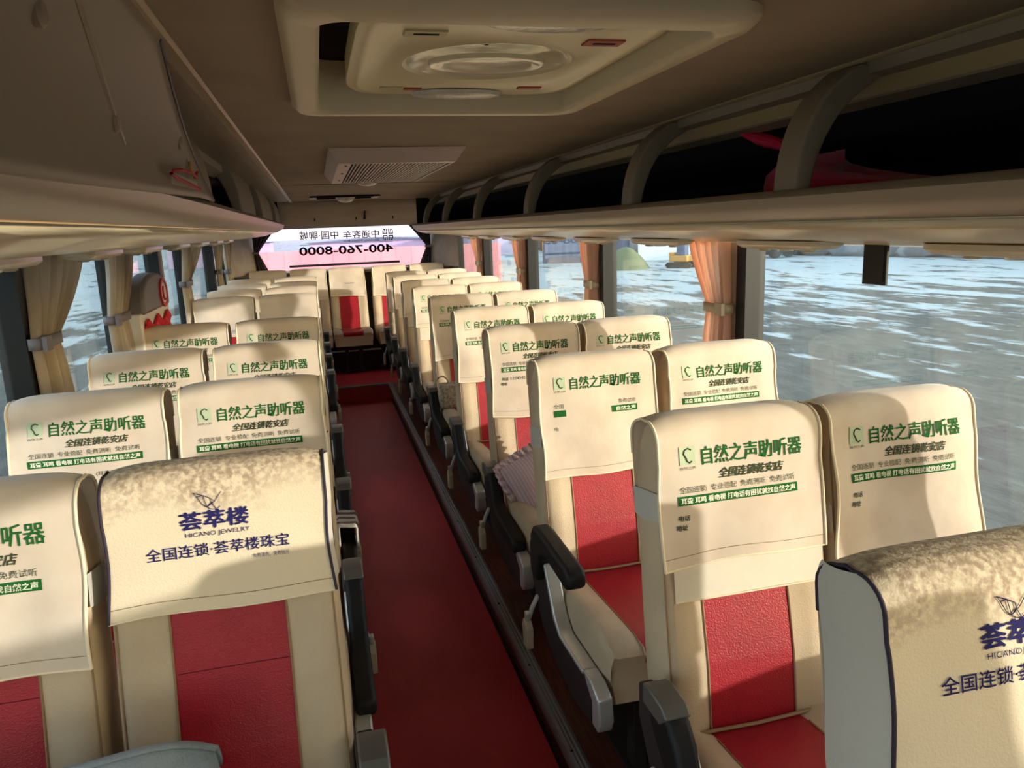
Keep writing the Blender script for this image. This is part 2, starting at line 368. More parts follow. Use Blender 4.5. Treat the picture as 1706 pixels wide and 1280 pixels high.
b.box(.20, .203, 8.0, 8.3, 1.66, 1.745, 'duct_dark')
struct(b, 'wall_rear_headboard', solid=.01)
wn += 1; b = MB(); b.box(-1.0, 1.0, REAR + .03, REAR + .035, 1.12, 1.64, 'rear_glass'); struct(b, 'window_%d' % wn, smooth=False)
b = MB(); b.box(-.62, .62, REAR - .02, REAR + .01, 1.165, 1.19, 'window_seal'); struct(b, 'trim_8', bevel=.004)

# lettering stuck outside on the rear window (reads from behind the bus)
b = MB(); YT = REAR + .024
def rg(u, v): return (-u, YT, v)            # mirrored seen from inside
mat('print_ink', (36, 32, 36), .7)
put_text(b, rg, '中通客车', -.405, 1.462, .405, .088, 'print_ink', bold=.022, res=2)
put_text(b, rg, '中国·聊城', .055, 1.465, .425, .094, 'print_ink', bold=.022, res=2)
put_text(b, rg, 'ZHONG TONG BUS', -.405, 1.424, .405, .022, 'print_ink', bold=.05)
put_text(b, rg, '400-760-8000', -.555, 1.295, 1.05, .088, 'print_ink', bold=.08, res=3)
b.box(-.49, .56, YT, YT + .001, 1.408, 1.412, 'print_ink')
cx, cz = .507, 1.49                          # square knot-like emblem
for sx in (1, -1):
    for sz in (1, -1):
        def q(x0, x1, z0, z1): b.box(min(cx + sx * x0, cx + sx * x1), max(cx + sx * x0, cx + sx * x1), YT, YT + .001, min(cz + sz * z0, cz + sz * z1), max(cz + sz * z0, cz + sz * z1), 'print_ink')
        q(.006, .018, .006, .064); q(.018, .06, .006, .018); q(.048, .06, .018, .05); q(.028, .05, .052, .064); q(.028, .038, .028, .064)
tag(b.build('window_lettering', smooth=False), 'black mirrored Chinese lettering, emblem and 400-760-8000 phone number on the rear window', 'lettering')

# ------------------------------------------------------------------ luggage racks
def rack(side):
    s = side
    if s > 0:
        t = empty('luggage_rack', (1.0, 3, 1.5), 'long open overhead luggage rack with dark lining along the right windows', 'luggage rack')
        lip = [(.625, 1.555), (.618, 1.575), (.63, 1.588), (.67, 1.592), (.675, 1.57), (.9, 1.545), (1.2, 1.54)]
        low = [(1.2, 1.452), (1.1, 1.462), (.95, 1.492), (.78, 1.506), (.70, 1.512), (.655, 1.528), (.632, 1.545)]
        foot, top = (.645, 1.588), (.775, 1.83); arches = [-.95, .22, 1.43, 2.27, 3.46, 4.65, 5.84, 6.9]; y1 = 7.55
    else:
        t = empty('luggage_rack', (-1.0, 3, 1.5), 'overhead luggage rack with smooth closed front section along the left windows', 'luggage rack')
        lip = [(-.582, 1.60), (-.574, 1.622), (-.584, 1.636), (-.62, 1.64), (-.625, 1.61), (-.9, 1.58), (-1.2, 1.575)]
        low = [(-1.2, 1.505), (-1.05, 1.512), (-.9, 1.53), (-.76, 1.545), (-.69, 1.552), (-.63, 1.566), (-.592, 1.585)]
        foot, top = (-.60, 1.636), (-.655, 1.842); arches = [(2.44, .16), (3.86, .8), (5.4, 1.1), (6.85, .7)]; y1 = 7.35
    off = Vector(t.location)
    def add(mb, name, **k):
        mb.v = [tuple(Vector(v) - off) for v in mb.v]; return mb.build(name, t, **k)
    b = MB(); b.prism(lip + low, FRONT + .02, y1, 'rack_plastic', axis=1)
    o = add(b, 'shelf', ang=50)
    for p in o.data.polygons:                                   # glossy pale underside
        pass
    b = MB()                                                    # air channel panel under the shelf
    e = .004
    b.grid(lambda u, v: (low[u][0], v, low[u][1] - e - (.012 if u in (2, 3) else 0)), [0, 1, 2, 3, 4, 5], [FRONT + .03, y1 - .02], 'rack_under')
    add(b, 'underside_panel', solid=.004)
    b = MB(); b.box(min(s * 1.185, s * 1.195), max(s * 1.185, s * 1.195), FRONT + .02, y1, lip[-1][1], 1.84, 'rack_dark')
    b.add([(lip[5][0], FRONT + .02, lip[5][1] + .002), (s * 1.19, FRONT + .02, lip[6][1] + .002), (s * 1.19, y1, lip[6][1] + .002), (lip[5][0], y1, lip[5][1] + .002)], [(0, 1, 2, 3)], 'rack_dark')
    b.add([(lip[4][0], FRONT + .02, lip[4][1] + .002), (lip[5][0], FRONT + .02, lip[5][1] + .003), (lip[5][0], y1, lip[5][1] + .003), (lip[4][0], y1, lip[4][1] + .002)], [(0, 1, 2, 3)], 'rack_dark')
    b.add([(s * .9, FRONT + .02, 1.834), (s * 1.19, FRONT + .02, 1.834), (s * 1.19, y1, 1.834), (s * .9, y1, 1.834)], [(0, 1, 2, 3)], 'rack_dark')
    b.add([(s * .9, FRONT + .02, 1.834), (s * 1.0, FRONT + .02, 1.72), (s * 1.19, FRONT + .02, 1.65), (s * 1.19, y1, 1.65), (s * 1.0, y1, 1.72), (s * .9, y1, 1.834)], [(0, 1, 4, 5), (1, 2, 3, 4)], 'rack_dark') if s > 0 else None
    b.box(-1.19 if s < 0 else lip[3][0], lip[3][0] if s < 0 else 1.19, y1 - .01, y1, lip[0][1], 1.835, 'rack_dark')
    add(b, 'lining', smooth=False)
    b = MB()
    if s > 0:
        b.prism([(.792, 1.836), (.80, 1.812), (.83, 1.806), (.83, 1.836)], FRONT + .02, y1, 'rack_arch', axis=1)
        b.prism([(.83, 1.834), (.83, 1.806), (.842, 1.776), (.852, 1.778), (.85, 1.834)], FRONT + .02, y1, 'beige_panel', axis=1)
        b.prism([(.85, 1.80), (.848, 1.772), (.90, 1.764), (.90, 1.80)], FRONT + .02, y1, 'rack_arch', axis=1)
    else:
        b.prism([(-.52, 1.838), (-.52, 1.828), (-.66, 1.828), (-.66, 1.838)], FRONT + .02, y1, 'rack_arch', axis=1)
        b.prism([(-.66, 1.838), (-.66, 1.80), (-.70, 1.78), (-.74, 1.80), (-.74, 1.838)], FRONT + .02, y1, 'rack_arch', axis=1)
    add(b, 'upper_rail', smooth=False)
    for y in arches:
        y, wid = y if isinstance(y, tuple) else (y, .075)
        rings = []
        for i in range(13):
            q = i / 12; ang = q * pi / 2
            x = foot[0] + (top[0] - foot[0]) * q ** 1.8; z = foot[1] + (top[1] - foot[1]) * (q + .12 * sin(pi * q))
            w = wid + .02 * (q ** 3); d = .03 + .035 * q
            rings.append([(x, y - w / 2, z), (x + s * .008, y - w / 2 - .004, z), (x + s * d * 1.2, y - w / 2, z - .012 * q), (x + s * d * 1.2, y + w / 2, z - .012 * q), (x + s * .008, y + w / 2 + .004, z), (x, y + w / 2, z)])
        b = MB(); b.loft(rings, 'rack_arch'); add(b, 'arch', bevel=.004)
    return t, add
rk, addR = rack(1)
lk, addL = rack(-1)
# closed front section of the left rack
b = MB()
def pan(u, v):      # u along bus, v from lip (0) to ceiling (1)
    zb = 1.634 - .034 * max(0, min(1, (2.0 - u) / 1.2))
    return (-.569 - .012 * sin(pi * v) + .064 * v ** 2, u, zb + (1.839 - zb) * v)
def yend(v): return 2.26 - 1.0 * v ** 1.5
b.grid(lambda u, v: pan(FRONT + .05 + (yend(v) - FRONT - .05) * u, v), lin_(0, 1, 40), lin_(0, 1, 14), 'rack_arch')
b.grid(lambda u, v: (pan(yend(v), v)[0] - .03 * u, yend(v) + .02 * u, pan(yend(v), v)[2]), [0, 1], lin_(0, 1, 14), 'rack_arch')
def edge(q, v): return (pan(yend(v), v)[0] - .022 - .01 * q, yend(v) + .015 + .14 * q * (1 - .4 * v), pan(yend(v), v)[2])
b.grid(edge, [0, .3, .6, 1], lin_(0, 1, 14), 'rack_plastic')
b.tube([pan(y, v) for y, v in ((.80, .98), (.93, .84), (1.08, .66), (1.18, .50), (1.27, .30))], .0035, 'rack_plastic', 8)
b.tube([pan(yend(v) - .004, v) for v in lin_(.02, .97, 12)], .0025, 'window_seal', 6)
pn = addL(b, 'end_panel', solid=.004); pn['label'] = 'smooth closed rack panel'
for y, v in ((.875, .66), (1.215, .40), (1.74, .50)):
    p = Vector(pan(y, v)); b = MB(); R = .014
    rings = [[(p.x + d, p.y + r2 * cos(2 * pi * k / 16), p.z + r2 * sin(2 * pi * k / 16)) for k in range(16)] for d, r2 in ((-.002, R), (.004, R), (.008, R * .75), (.0095, R * .3))]
    b.loft(rings, 'rack_plastic'); o = b.build('bolt_cap', pn); o.matrix_parent_inverse = Matrix.Translation(-Vector(lk.location))
p = Vector(pan(1.86, .36)); b = MB()
b.loft([[(p.x + d, p.y + r2 * cos(2 * pi * k / 14), p.z + r2 * sin(2 * pi * k / 14)) for k in range(14)] for d, r2 in ((-.002, .012), (.004, .012), (.005, .005))], 'silver')
o = b.build('lock_cylinder', pn); o.matrix_parent_inverse = Matrix.Translation(-Vector(lk.location))
p2 = Vector(pan(1.78, .13)); b = MB(); b.box(p2.x - .001, p2.x + .003, p2.y - .15, p2.y + .2, p2.z - .014, p2.z + .014, 'silver')
o = b.build('strike_plate', pn, bevel=.002); o.matrix_parent_inverse = Matrix.Translation(-Vector(lk.location))
# key with red cord
b = MB(); K = p + Vector((.006, 0, 0))
t = empty('door_key', K, 'small brass key with red cord loop hanging from the lock of the left rack panel', 'key')
b.box(0, .004, -.008, .008, -.022, .0, 'brass'); b.box(0, .003, -.004, .004, -.036, -.022, 'silver')
b.build('key_blade', t, bevel=.001)
b = MB(); zk = 1.672 - K.z
b.tube([(.008, .0, -.034), (.010, .03, zk + .012), (.010, .02, zk), (.012, -.08, zk + .004), (.012, -.20, zk + .0), (.012, -.29, zk - .008), (.012, -.325, zk - .016), (.012, -.27, zk - .020), (.012, -.12, zk - .022), (.012, .03, zk - .026)], .0034, 'red_cord', 8); b.build('cord', t)

# things under / in the right rack
for s in (1, -1):
    for i, y in enumerate([.42, 1.22, 2.0, 2.85, 3.6, 4.4, 5.2, 6.0, 6.75]):
        b = MB(); x = s * 1.04; z0 = (1.466 if s > 0 else 1.508)
        b.loft([rr(0, 0, .055, .22, .05, 0), rr(0, 0, .055, .22, .05, -.012), rr(0, 0, .045, .20, .042, -.022), rr(0, 0, .02, .15, .018, -.026)], 'rack_under')
        if s < 0 and i in (1,): pass
        t = empty('reading_light_unit', (x, y, z0), '', 'light')
        b.build('housing', t)
        for q in (-.11, .11):
            b = MB(); b.loft([ell(0, q, .018, .018, -.018, 16), ell(0, q, .018, .018, -.03, 16), ell(0, q, .011, .011, -.033, 16)], 'beige_plastic'); b.build('air_nozzle', t)
        b = MB(); b.loft([ell(0, 0, .024, .03, -.02, 16), ell(0, 0, .02, .026, -.031, 16)], 'lamp_lens'); b.build('lens', t)
        side = 'right' if s > 0 else 'left'
        nth = ['nearest', 'second nearest', 'third', 'fourth', 'fifth', 'sixth', 'seventh', 'eighth', 'rearmost'][i]
        t['label'] = '%s cream reading light unit from the camera under the %s luggage rack' % (nth, side); t['group'] = 'reading light units under the %s rack' % side

b = MB(); pts = [(.88 + .05 * q, 2.08 - .38 * q, 1.803 - .135 * q + .003 * sin(13 * q)) for q in lin_(0, 1, 14)]
b.tube(pts, [.006 + .010 * min(1, q * 4) + .002 * sin(17 * q) for q in lin_(0, 1, 14)], 'pink_bright', 10)
tag(b.build('umbrella', None), 'slim rolled bright pink umbrella sticking out behind a rack arch on the right', 'umbrella')
b = MB()
def bag(u, v):
    a = 2 * pi * u; r = (1 - (2 * v - 1) ** 4) ** .5 if 0 < v < 1 else .0
    return (.92 + .10 * r * cos(a) * (1 + .06 * sin(3 * a + 5 * v)), 1.60 + .30 * r * sin(a) * (1 + .05 * cos(5 * a)), 1.556 + .125 * v * (.75 + .3 * sin(a)))
b.grid(bag, lin_(0, 1, 29), [0, .05, .15, .3, .5, .7, .85, .95, 1], 'pink_cloth')
tag(b.build('soft_bag'), 'soft crimson pink cloth bag lying in the dark right luggage rack', 'bag')
b = MB(); b.box(-.004, .004, -.042, .042, -.115, .0, 'black_plastic'); b.box(-.006, -.004, -.034, .034, -.105, -.012, 'dark_plastic')
o = b.build('hanging_screen', bevel=.003); o.location = (1.14, 1.74, 1.462); o.rotation_euler = (0, 0, .05)
tag(o, 'narrow black rectangular plate hanging below the right rack before the window', 'screen')
b = MB(); b.box(-.002, .002, -.03, .03, -.085, .0, 'beige_plastic')
o = b.build('hanging_strap', bevel=.001); o.location = (1.1, 4.75, 1.455); tag(o, 'short beige strap dangling below the right rack, beside the third curtain', 'strap')

# ------------------------------------------------------------------ roof hatch
CX, CY = (HX0 + HX1) / 2, (HY0 + HY1) / 2; HX, HY = (HX1 - HX0) / 2, (HY1 - HY0) / 2
t = empty('roof_hatch', (CX, CY, 1.84), 'large cream framed roof hatch with oval dish set in the ceiling near camera', 'roof hatch')
Z = lambda q: q - 1.84
b = MB(); b.loft([rr(0, 0, HX + .045, HY + .055, .07, Z(1.843)), rr(0, 0, HX + .045, HY + .055, .07, Z(1.828)), rr(0, 0, HX + .03, HY + .04, .06, Z(1.814)), rr(0, 0, HX - .005, HY - .005, .045, Z(1.812)), rr(0, 0, HX - .012, HY - .012, .04, Z(1.82)), rr(0, 0, HX - .012, HY - .012, .04, Z(1.93))], 'hatch_frame', cap=False)
b.build('frame', t, ang=50)
b = MB(); b.loft([rr(0, 0, HX + .03, HY + .03, .04, Z(1.932)), rr(0, 0, HX + .03, HY + .03, .04, Z(1.95))], 'duct_dark'); b.build('recess', t)
b = MB(); n = 28; PZc = Z(1.850)
def rrn(hx, hy, z, cx=0.0, cy=0): # superellipse, n points
    return [(cx + hx * (abs(cos(a)) ** .28) * (1 if cos(a) >= 0 else -1), cy + hy * (abs(sin(a)) ** .28) * (1 if sin(a) >= 0 else -1), z) for a in [2 * pi * k / 48 + .0001 for k in range(48)]]
def eln(rx, ry, z, cx=0, cy=0): return [(cx + rx * cos(2 * pi * k / 48 + .0001), cy + ry * sin(2 * pi * k / 48 + .0001), z) for k in range(48)]
px, py = .027, .02
b.loft([rrn(.262, .355, PZc + .05, px, py), rrn(.262, .355, PZc + .006, px, py), rrn(.254, .347, PZc, px, py), rrn(.235, .325, PZc, px, py), rrn(.230, .320, PZc + .004, px, py), eln(.172, .172, PZc + .004, px, py), eln(.165, .165, PZc, px, py), eln(.158, .158, PZc + .004, px, py)], 'hatch_panel', cap=False)
b.build('panel', t, ang=40)
b = MB(); b.loft([eln(.158, .158, PZc + .004, px, py), eln(.14, .14, PZc + .022, px, py), eln(.10, .10, PZc + .032, px, py), eln(.05, .05, PZc + .034, px, py), eln(.005, .005, PZc + .034, px, py)], 'hatch_dish', cap=False)
b.loft([eln(.115, .075, PZc + .004, px, py), eln(.115, .075, PZc - .004, px, py), eln(.10, .062, PZc - .007, px, py), eln(.088, .052, PZc + .002, px, py), eln(.03, .02, PZc + .010, px, py)], 'hatch_dish')
b.build('dish', t, ang=70)
for cy in (-.315, .335):
    b = MB(); b.loft([ell(px + .03 * (cy < 0), py + cy, .11, .052, PZc + .002), ell(px + .03 * (cy < 0), py + cy, .105, .046, PZc - .006), ell(px + .03 * (cy < 0), py + cy, .08, .034, PZc - .010), ell(px + .03 * (cy < 0), py + cy, .02, .01, PZc - .012)], 'lamp_lens'); b.build('lamp_lens', t)
for (x, y, w, h, m) in ((.175, -.17, .07, .04, 'label_red'), (-.15, -.21, .07, .035, 'label_pale'), (-.16, .28, .05, .02, 'label_pale'), (-.11, .29, .04, .018, 'label_red'), (.16, .27, .055, .02, 'label_red')):
    b = MB(); b.box(px + x - w / 2, px + x + w / 2, py + y - h / 2, py + y + h / 2, PZc + .001, PZc + .004, m)
    if w > .06: b.box(px + x - .02, px + x + .022, py + y - .004, py + y + .003, PZc, PZc + .001, 'duct_dark')
    b.build('warning_label', t, smooth=False)

# return-air grille and roof speakers
t = empty('air_grille', (.02, 3.60, 1.84), 'silver louvred air return grille on the ceiling behind the roof hatch', 'air grille')
b = MB(); x0, x1, y0, y1 = -.256, .257, -.67, .67
b.loft([[(x0, y0, 0), (x1, y0, 0), (x1, y1, 0), (x0, y1, 0)], [(x0 + .035, y0 + .06, -.05), (x1 - .035, y0 + .06, -.05), (x1 - .035, y1 - .05, -.05), (x0 + .035, y1 - .05, -.05)],
        [(x0 + .045, y0 + .075, -.052), (x1 - .045, y0 + .075, -.052), (x1 - .045, y1 - .065, -.052), (x0 + .045, y1 - .065, -.052)], [(x0 + .045, y0 + .075, -.035), (x1 - .045, y0 + .075, -.035), (x1 - .045, y1 - .065, -.035), (x0 + .045, y1 - .065, -.035)]], 'duct_metal', cap=False)
b.build('frame', t, ang=20)
b = MB(); b.box(x0 + .045, x1 - .045, y0 + .075, y1 - .065, -.036, -.03, 'duct_dark'); b.box(x0 + .045, x0 + .085, y0 + .075, y1 - .065, -.05, -.036, 'duct_metal')
for k in range(26):
    x = x0 + .097 + k * .0142; b.prism([(x, -.036), (x + .005, -.036), (x + .002, -.049), (x - .003, -.049)], y0 + .08, y1 - .07, 'duct_metal', axis=1)
for yy in (-.5, -.1, .35): b.loft([ell(x0 + .065, yy, .006, .006, -.05, 10), ell(x0 + .065, yy, .004, .004, -.053, 10)], 'duct_dark')
b.build('louvre', t, smooth=False)
def speaker(loc, label, r=.085):
    t = empty('ceiling_lamp', loc, label, 'lamp')
    b = MB(); b.loft([ell(0, 0, r, r, 0), ell(0, 0, r, r, -.012), ell(0, 0, r * .93, r * .93, -.02)], 'duct_metal'); b.build('bezel', t)
    b = MB(); b.loft([ell(0, 0, r * .9, r * .9, -.016), ell(0, 0, r * .8, r * .8, -.036), ell(0, 0, r * .5, r * .5, -.05), ell(0, 0, r * .1, r * .1, -.055)], 'lamp_lens'); b.build('diffuser', t)
speaker((.0, 4.42, 1.84), 'round domed ceiling lamp directly behind the air grille', .075)
speaker((-.03, 6.8, 1.84), 'round domed ceiling lamp in the rear ceiling frame', .085)
b = MB()
for x0_, x1_, y0_, y1_ in ((-.33, .26, 6.66, 6.70), (-.33, .26, 7.0, 7.04), (-.33, -.27, 6.66, 7.04), (.2, .26, 6.66, 7.04)): b.box(x0_, x1_, y0_, y1_, 1.825, 1.8405, 'duct_metal' if x1_ - x0_ < .1 else 'duct_dark')
tag(b.build('ceiling_frame', bevel=.003), 'thin rectangular frame on the rear ceiling around a dome lamp', 'frame')

# ------------------------------------------------------------------ curtains
def curtain(X, ya, yb, ty0, ty1, tz, ztop, zbot, by0, by1, material, label, folds=7, side=1, tie='beige_plastic', group=None):
    """gathered curtain in the plane x=X, spanning ya..yb at the top and ty0..ty1 at the tie"""
    t = empty('curtain', (X, (ty0 + ty1) / 2, zbot), label, 'curtain', group)
    off = Vector(t.location); b = MB(); rnd = random.Random(int(ya * 100) + 7)
    ph = [rnd.uniform(0, 6) for _ in range(3)]
    def fn(u, v):
        if v < .5:
            q = v / .5; e = q ** 1.35; y0 = ya + (ty0 - ya) * e; y1 = yb + (ty1 - yb) * e; z = ztop + (tz - ztop) * q; d = .017 * (1 - .3 * e)
        else:
            q = (v - .5) / .5; e = q ** .7; y0 = ty0 + (by0 - ty0) * e; y1 = ty1 + (by1 - ty1) * e; z = tz + (zbot - tz) * q; d = .012 + .005 * e
        w = sin(2 * pi * folds * u + ph[0]) + .4 * sin(2 * pi * folds * 1.7 * u + ph[1] + 2 * v)
        return (X + d * w - off.x, y0 + (y1 - y0) * (u + .012 * sin(9 * v + ph[2])) - off.y, z - off.z)
    b.grid(fn, lin_(0, 1, folds * 10 + 1), lin_(0, 1, 25), material); b.build('drape', t, solid=.0015, ang=80)
    b = MB(); c = (ty0 + ty1) / 2 - off.y; hy = abs(ty1 - ty0) / 2 + .012; zz = tz - off.z
    b.loft([rr(0, c, .024, hy, .02, zz - .018 + k) for k in (0, .036)], tie, cap=False)
    b.box(-.036 if side > 0 else .024, -.024 if side > 0 else .036, c - hy + .0, c - hy + .05, zz - .022, zz + .022, tie)
    b.build('tieback', t, solid=.003)
    return t
cg = 'curtains tied back along the windows'
lab = ['nearest the camera', 'second from the camera', 'third from the camera', 'fourth from the camera']
for i, (ya, yb, ta, tb) in enumerate(((2.55, 2.86, 2.55, 2.70), (3.96, 4.20, 3.97, 4.10), (5.49, 5.80, 5.49, 5.62), (7.02, 7.42, 7.02, 7.16))):
    curtain(1.175, ya, yb, ta, tb, 1.20, 1.468, .78, ta - .02, tb + .06, 'curtain_peach', 'peach tied back curtain at the right windows, ' + lab[i], group=cg)
for i, a in enumerate(((-1.175, 2.68, 3.22, 2.60, 2.78, 1.235), (-1.175, 3.60, 4.02, 3.48, 3.74, 1.21), (-1.175, 5.58, 6.4, 5.35, 5.62, 1.24), (-1.175, 7.2, 7.75, 7.2, 7.4, 1.23), (-1.175, 7.8, 8.4, 7.9, 8.1, 1.2))):
    X, ya, yb, ta, tb, tz = a
    curtain(X, ya, yb, ta, tb, tz, 1.50, .78, ta + .03, tb + .12, 'curtain_beige', 'cream tied back curtain at the left windows, ' + (lab + ['rearmost'])[i], side=-1, tie='box_grey', group=cg)
for s in (-1, 1):      # grey curtains either side of the rear window
    t = empty('curtain', (s * .93, 8.86, 1.12), 'dark grey gathered curtain at the %s side of the rear window' % ('left' if s < 0 else 'right'), 'curtain'); b = MB()
    def fn(u, v):
        z = .5 - .5 * v; q = abs(v - .55) / .55; w = .05 + .22 * max(0, (.55 - v) / .55) ** 1.1 if v < .55 else .05 + .10 * (v - .55) / .45
        return (s * (.02 - w * (1 - u) + .03), .018 * sin(2 * pi * 4 * u), z)
    b.grid(fn, lin_(0, 1, 33), lin_(0, 1, 17), 'curtain_grey'); b.build('drape', t, solid=.002, ang=80)
    b = MB(); b.box(s * .03 - .05, s * .03 + .03, -.025, .025, .21, .235, 'box_grey'); b.build('tieback', t, bevel=.004)

# ------------------------------------------------------------------ door fitting on the left wall, with red ring and ribbons
t = empty('door_housing', (-1.195, 4.15, 1.0), 'grey domed door housing with red ring emblem on the left wall between curtains', 'door housing')
b = MB(); b.prism([(-.34, .0), (.36, .0), (.36, .20), (-.34, .20)], 0, .07, 'white_plastic', axis=0); b.build('base_panel', t, bevel=.008)
b = MB(); dome = [(-.30, .19)] + [(-.30 + .62 * (1 - cos(a)) / 2, .19 + .185 * (sin(a) ** .5)) for a in lin_(.12, pi - .12, 15)] + [(.32, .19)]
b.prism(dome, 0, .085, 'box_grey', axis=0); b.build('dome', t, bevel=.018, seg=3)
b = MB(); c = (.16, .265)
for R0, R1, m in ((.075, .058, 'ring_red'),):
    b.loft([[(.086 + d, c[0] + r2 * 1.25 * cos(2 * pi * k / 32), c[1] + r2 * sin(2 * pi * k / 32)) for k in range(32)] for d, r2 in ((0, R0), (.008, R0), (.008, R1), (0, R1))], m, cap=False)
b.loft([[(.086 + d, c[0] + r2 * 1.25 * cos(2 * pi * k / 32), c[1] + r2 * sin(2 * pi * k / 32)) for k in range(32)] for d, r2 in ((0, .058), (.003, .058), (.003, .001))], 'white_plastic', cap=False)
b.tube([(.091, c[0] + .03 * cos(a), c[1] + .038 * sin(a)) for a in lin_(2.2, 5.2, 10)], .006, 'ring_red', 6)
b.build('ring_emblem', t)
b = MB()
b.grid(lambda u, v: (.078 + .006 * sin(14 * v), -.30 + .62 * u, .15 - .11 * v + .02 * sin(16 * u + 3 * v)), lin_(0, 1, 30), lin_(0, 1, 10), 'ribbon_red', lambda i, j: 'ribbon_red' if j % 4 != 3 else 'pink_bright')
b.build('red_ribbon', t, solid=.002)

# ------------------------------------------------------------------ seats
A = radians(9.5); ca, sa = cos(A), sin(A)
JZ = .39                      # height of the back/cushion joint above the platform
HT = .692                     # length of the backrest above the joint
def tilt(x, d, h):            # d: behind the front face, h: along the back
    return (x, d * ca + h * sa, JZ + h * ca - d * sa)
def untilt_mesh(mb): mb.v = [tilt(*v) for v in mb.v]; return mb

def back_mesh():
    b = MB(); levels = [(-.10, .195, .09), (-.06, .202, .105), (.02, .204, .11), (.15, .204, .112), (.16, .204, .112), (.30, .203, .11), (.45, .201, .105), (.56, .197, .098), (.63, .188, .088), (.665, .178, .072), (.683, .165, .05), (.69, .15, .03)]
    fx = [-1, -.8, -.60, -.585, -.25, 0, .25, .585, .60, .8, 1]
    def front(x, h): # side bolsters stand proud of the centre panel
        a = abs(x) / .2
        return -.010 * max(0, min(1, (a - .6) / .2)) * max(0, min(1, (h + .1) / .1)) + .004 * (1 - a * a) - .012 * exp(-((h - .12) / .12) ** 2)
    rings = []
    for h, w, t in levels:
        r = min(.028, t / 2.2); c0 = (.112 - t) * (.5 if h > .5 else 0)
        fr = [(x * (w - r), c0 + front(x * (w - r), h), h) for x in fx]
        ring = fr + [(w - r + r * sin(a), c0 + r - r * cos(a) - .012, h) for a in (.5, 1.0)] + [(w, c0 + t * .35, h), (w, c0 + t * .7, h)] + [(w - r + r * cos(a), c0 + t - r + r * sin(a), h) for a in (.5, 1.1, 1.57)]
        ring += [(-x, y, z) for x, y, z in reversed(ring[len(fr):])]
        rings.append(ring)
    red = lambda i, j: 'red_leather' if 3 <= j <= 6 and i < 11 else 'cream_leather'
    b.loft(rings, 'cream_leather', mfun=red)
    for sx in (-1, 1):
        b.tube([(sx * .592 * (w - min(.028, t / 2.2)), (.112 - t) * (.5 if h > .5 else 0) + front(.592 * .17, h) - .0012, h) for h, w, t in levels[1:10]], .0022, 'piping', 6)
        b.tube([(sx * (w - .012), (.112 - t) * (.5 if h > .5 else 0) - .008, h) for h, w, t in levels[1:9]], .002, 'piping', 6)
    b.tube([(x, front(x, .31) - .0002, .31) for x in (-.098, -.05, 0, .05, .098)], .0009, 'seam_red', 4)
    return untilt_mesh(b)
def cushion_mesh():
    b = MB(); rings = []
    prof = [(-.505, .30, .385), (-.512, .285, .41), (-.50, .275, .425), (-.46, .27, .434), (-.40, .27, .432), (-.28, .27, .424), (-.15, .27, .414), (-.04, .27, .404), (.03, .28, .39)]
    fx = [-1, -.8, -.60, -.585, -.25, 0, .25, .585, .60, .8, 1]
    for y, z0, z1 in prof:
        w = .205 if y > -.49 else .196
        ring = [(x * (w - .02), y, z1 + (.016 * max(0, min(1, (abs(x) - .6) / .2)) if y > -.5 else 0) - .003 * (1 - x * x)) for x in fx]
        ring += [(w - .006, y, z1 + .004), (w, y, z1 - .018), (w, y, (z0 + z1) / 2), (w - .01, y, z0), (0, y, z0 - .004), (-w + .01, y, z0), (-w, y, (z0 + z1) / 2), (-w, y, z1 - .018), (-w + .006, y, z1 + .004)]
        rings.append(ring)
    b.loft(rings, 'cream_leather', mfun=lambda i, j: 'red_leather' if 3 <= j <= 6 else 'cream_leather')
    for sx in (-1, 1): b.tube([(sx * .592 * .185, y, z1 - .001) for y, z0, z1 in prof[1:8]], .002, 'piping', 6)
    b.tube([(-.19, -.01, .405), (0, -.014, .402), (.19, -.01, .405)], .004, 'piping', 6)
    return b
def base_mesh():
    b = MB(); b.box(-.18, .18, -.44, .0, .235, .275, 'dark_plastic')
    for y in (-.40, -.06): b.prism([(y - .02, .0), (y + .03, .0), (y + .02, .24), (y - .02, .24)], .05, .09, 'dark_plastic', axis=0); 
    for y in (-.40, -.06): b.prism([(y - .02, .0), (y + .03, .0), (y + .02, .24), (y - .02, .24)], -.10, -.06, 'dark_plastic', axis=0)
    b.box(-.12, .11, -.44, -.0, .0, .012, 'dark_plastic'); return b
# aisle-side parts; sd = -1: aisle is at -x, +1: aisle at +x
def side_mesh(sd):
    b = MB(); x0, x1 = sd * .209, sd * .243
    poly = [(.07, .50), (-.02, .51), (-.09, .49), (-.14, .40), (-.20, .335), (-.34, .325), (-.46, .335), (-.50, .30), (-.48, .22), (-.36, .20), (-.18, .21), (-.06, .26), (.02, .34), (.07, .42)]
    b.prism(poly, min(x0, x1), max(x0, x1), 'dark_plastic', axis=0); return b
def cap_mesh(sd):
    b = MB(); x0, x1 = sd * .207, sd * .247
    poly = [(-.44, .352), (-.50, .35), (-.545, .33), (-.555, .27), (-.54, .235), (-.50, .235), (-.50, .30), (-.46, .325)]
    b.prism(poly, min(x0, x1), max(x0, x1), 'silver', axis=0)
    poly = [(-.10, .49), (-.115, .50), (-.20, .375), (-.25, .345), (-.44, .35), (-.44, .336), (-.24, .33), (-.185, .36)]
    b.prism(poly, min(x0, sd * .25), max(x0, sd * .25), 'silver', axis=0); return b
def arm_down(sd):
    b = MB(); x0, x1 = sd * .212, sd * .262
    poly = [(-.02, .535), (-.11, .53), (-.145, .49), (-.17, .43), (-.23, .405), (-.44, .40), (-.475, .385), (-.475, .345), (-.44, .335), (-.22, .335), (-.14, .36), (-.08, .42), (-.03, .47)]
    b.prism(poly, min(x0, x1), max(x0, x1), 'black_plastic', axis=0); return b
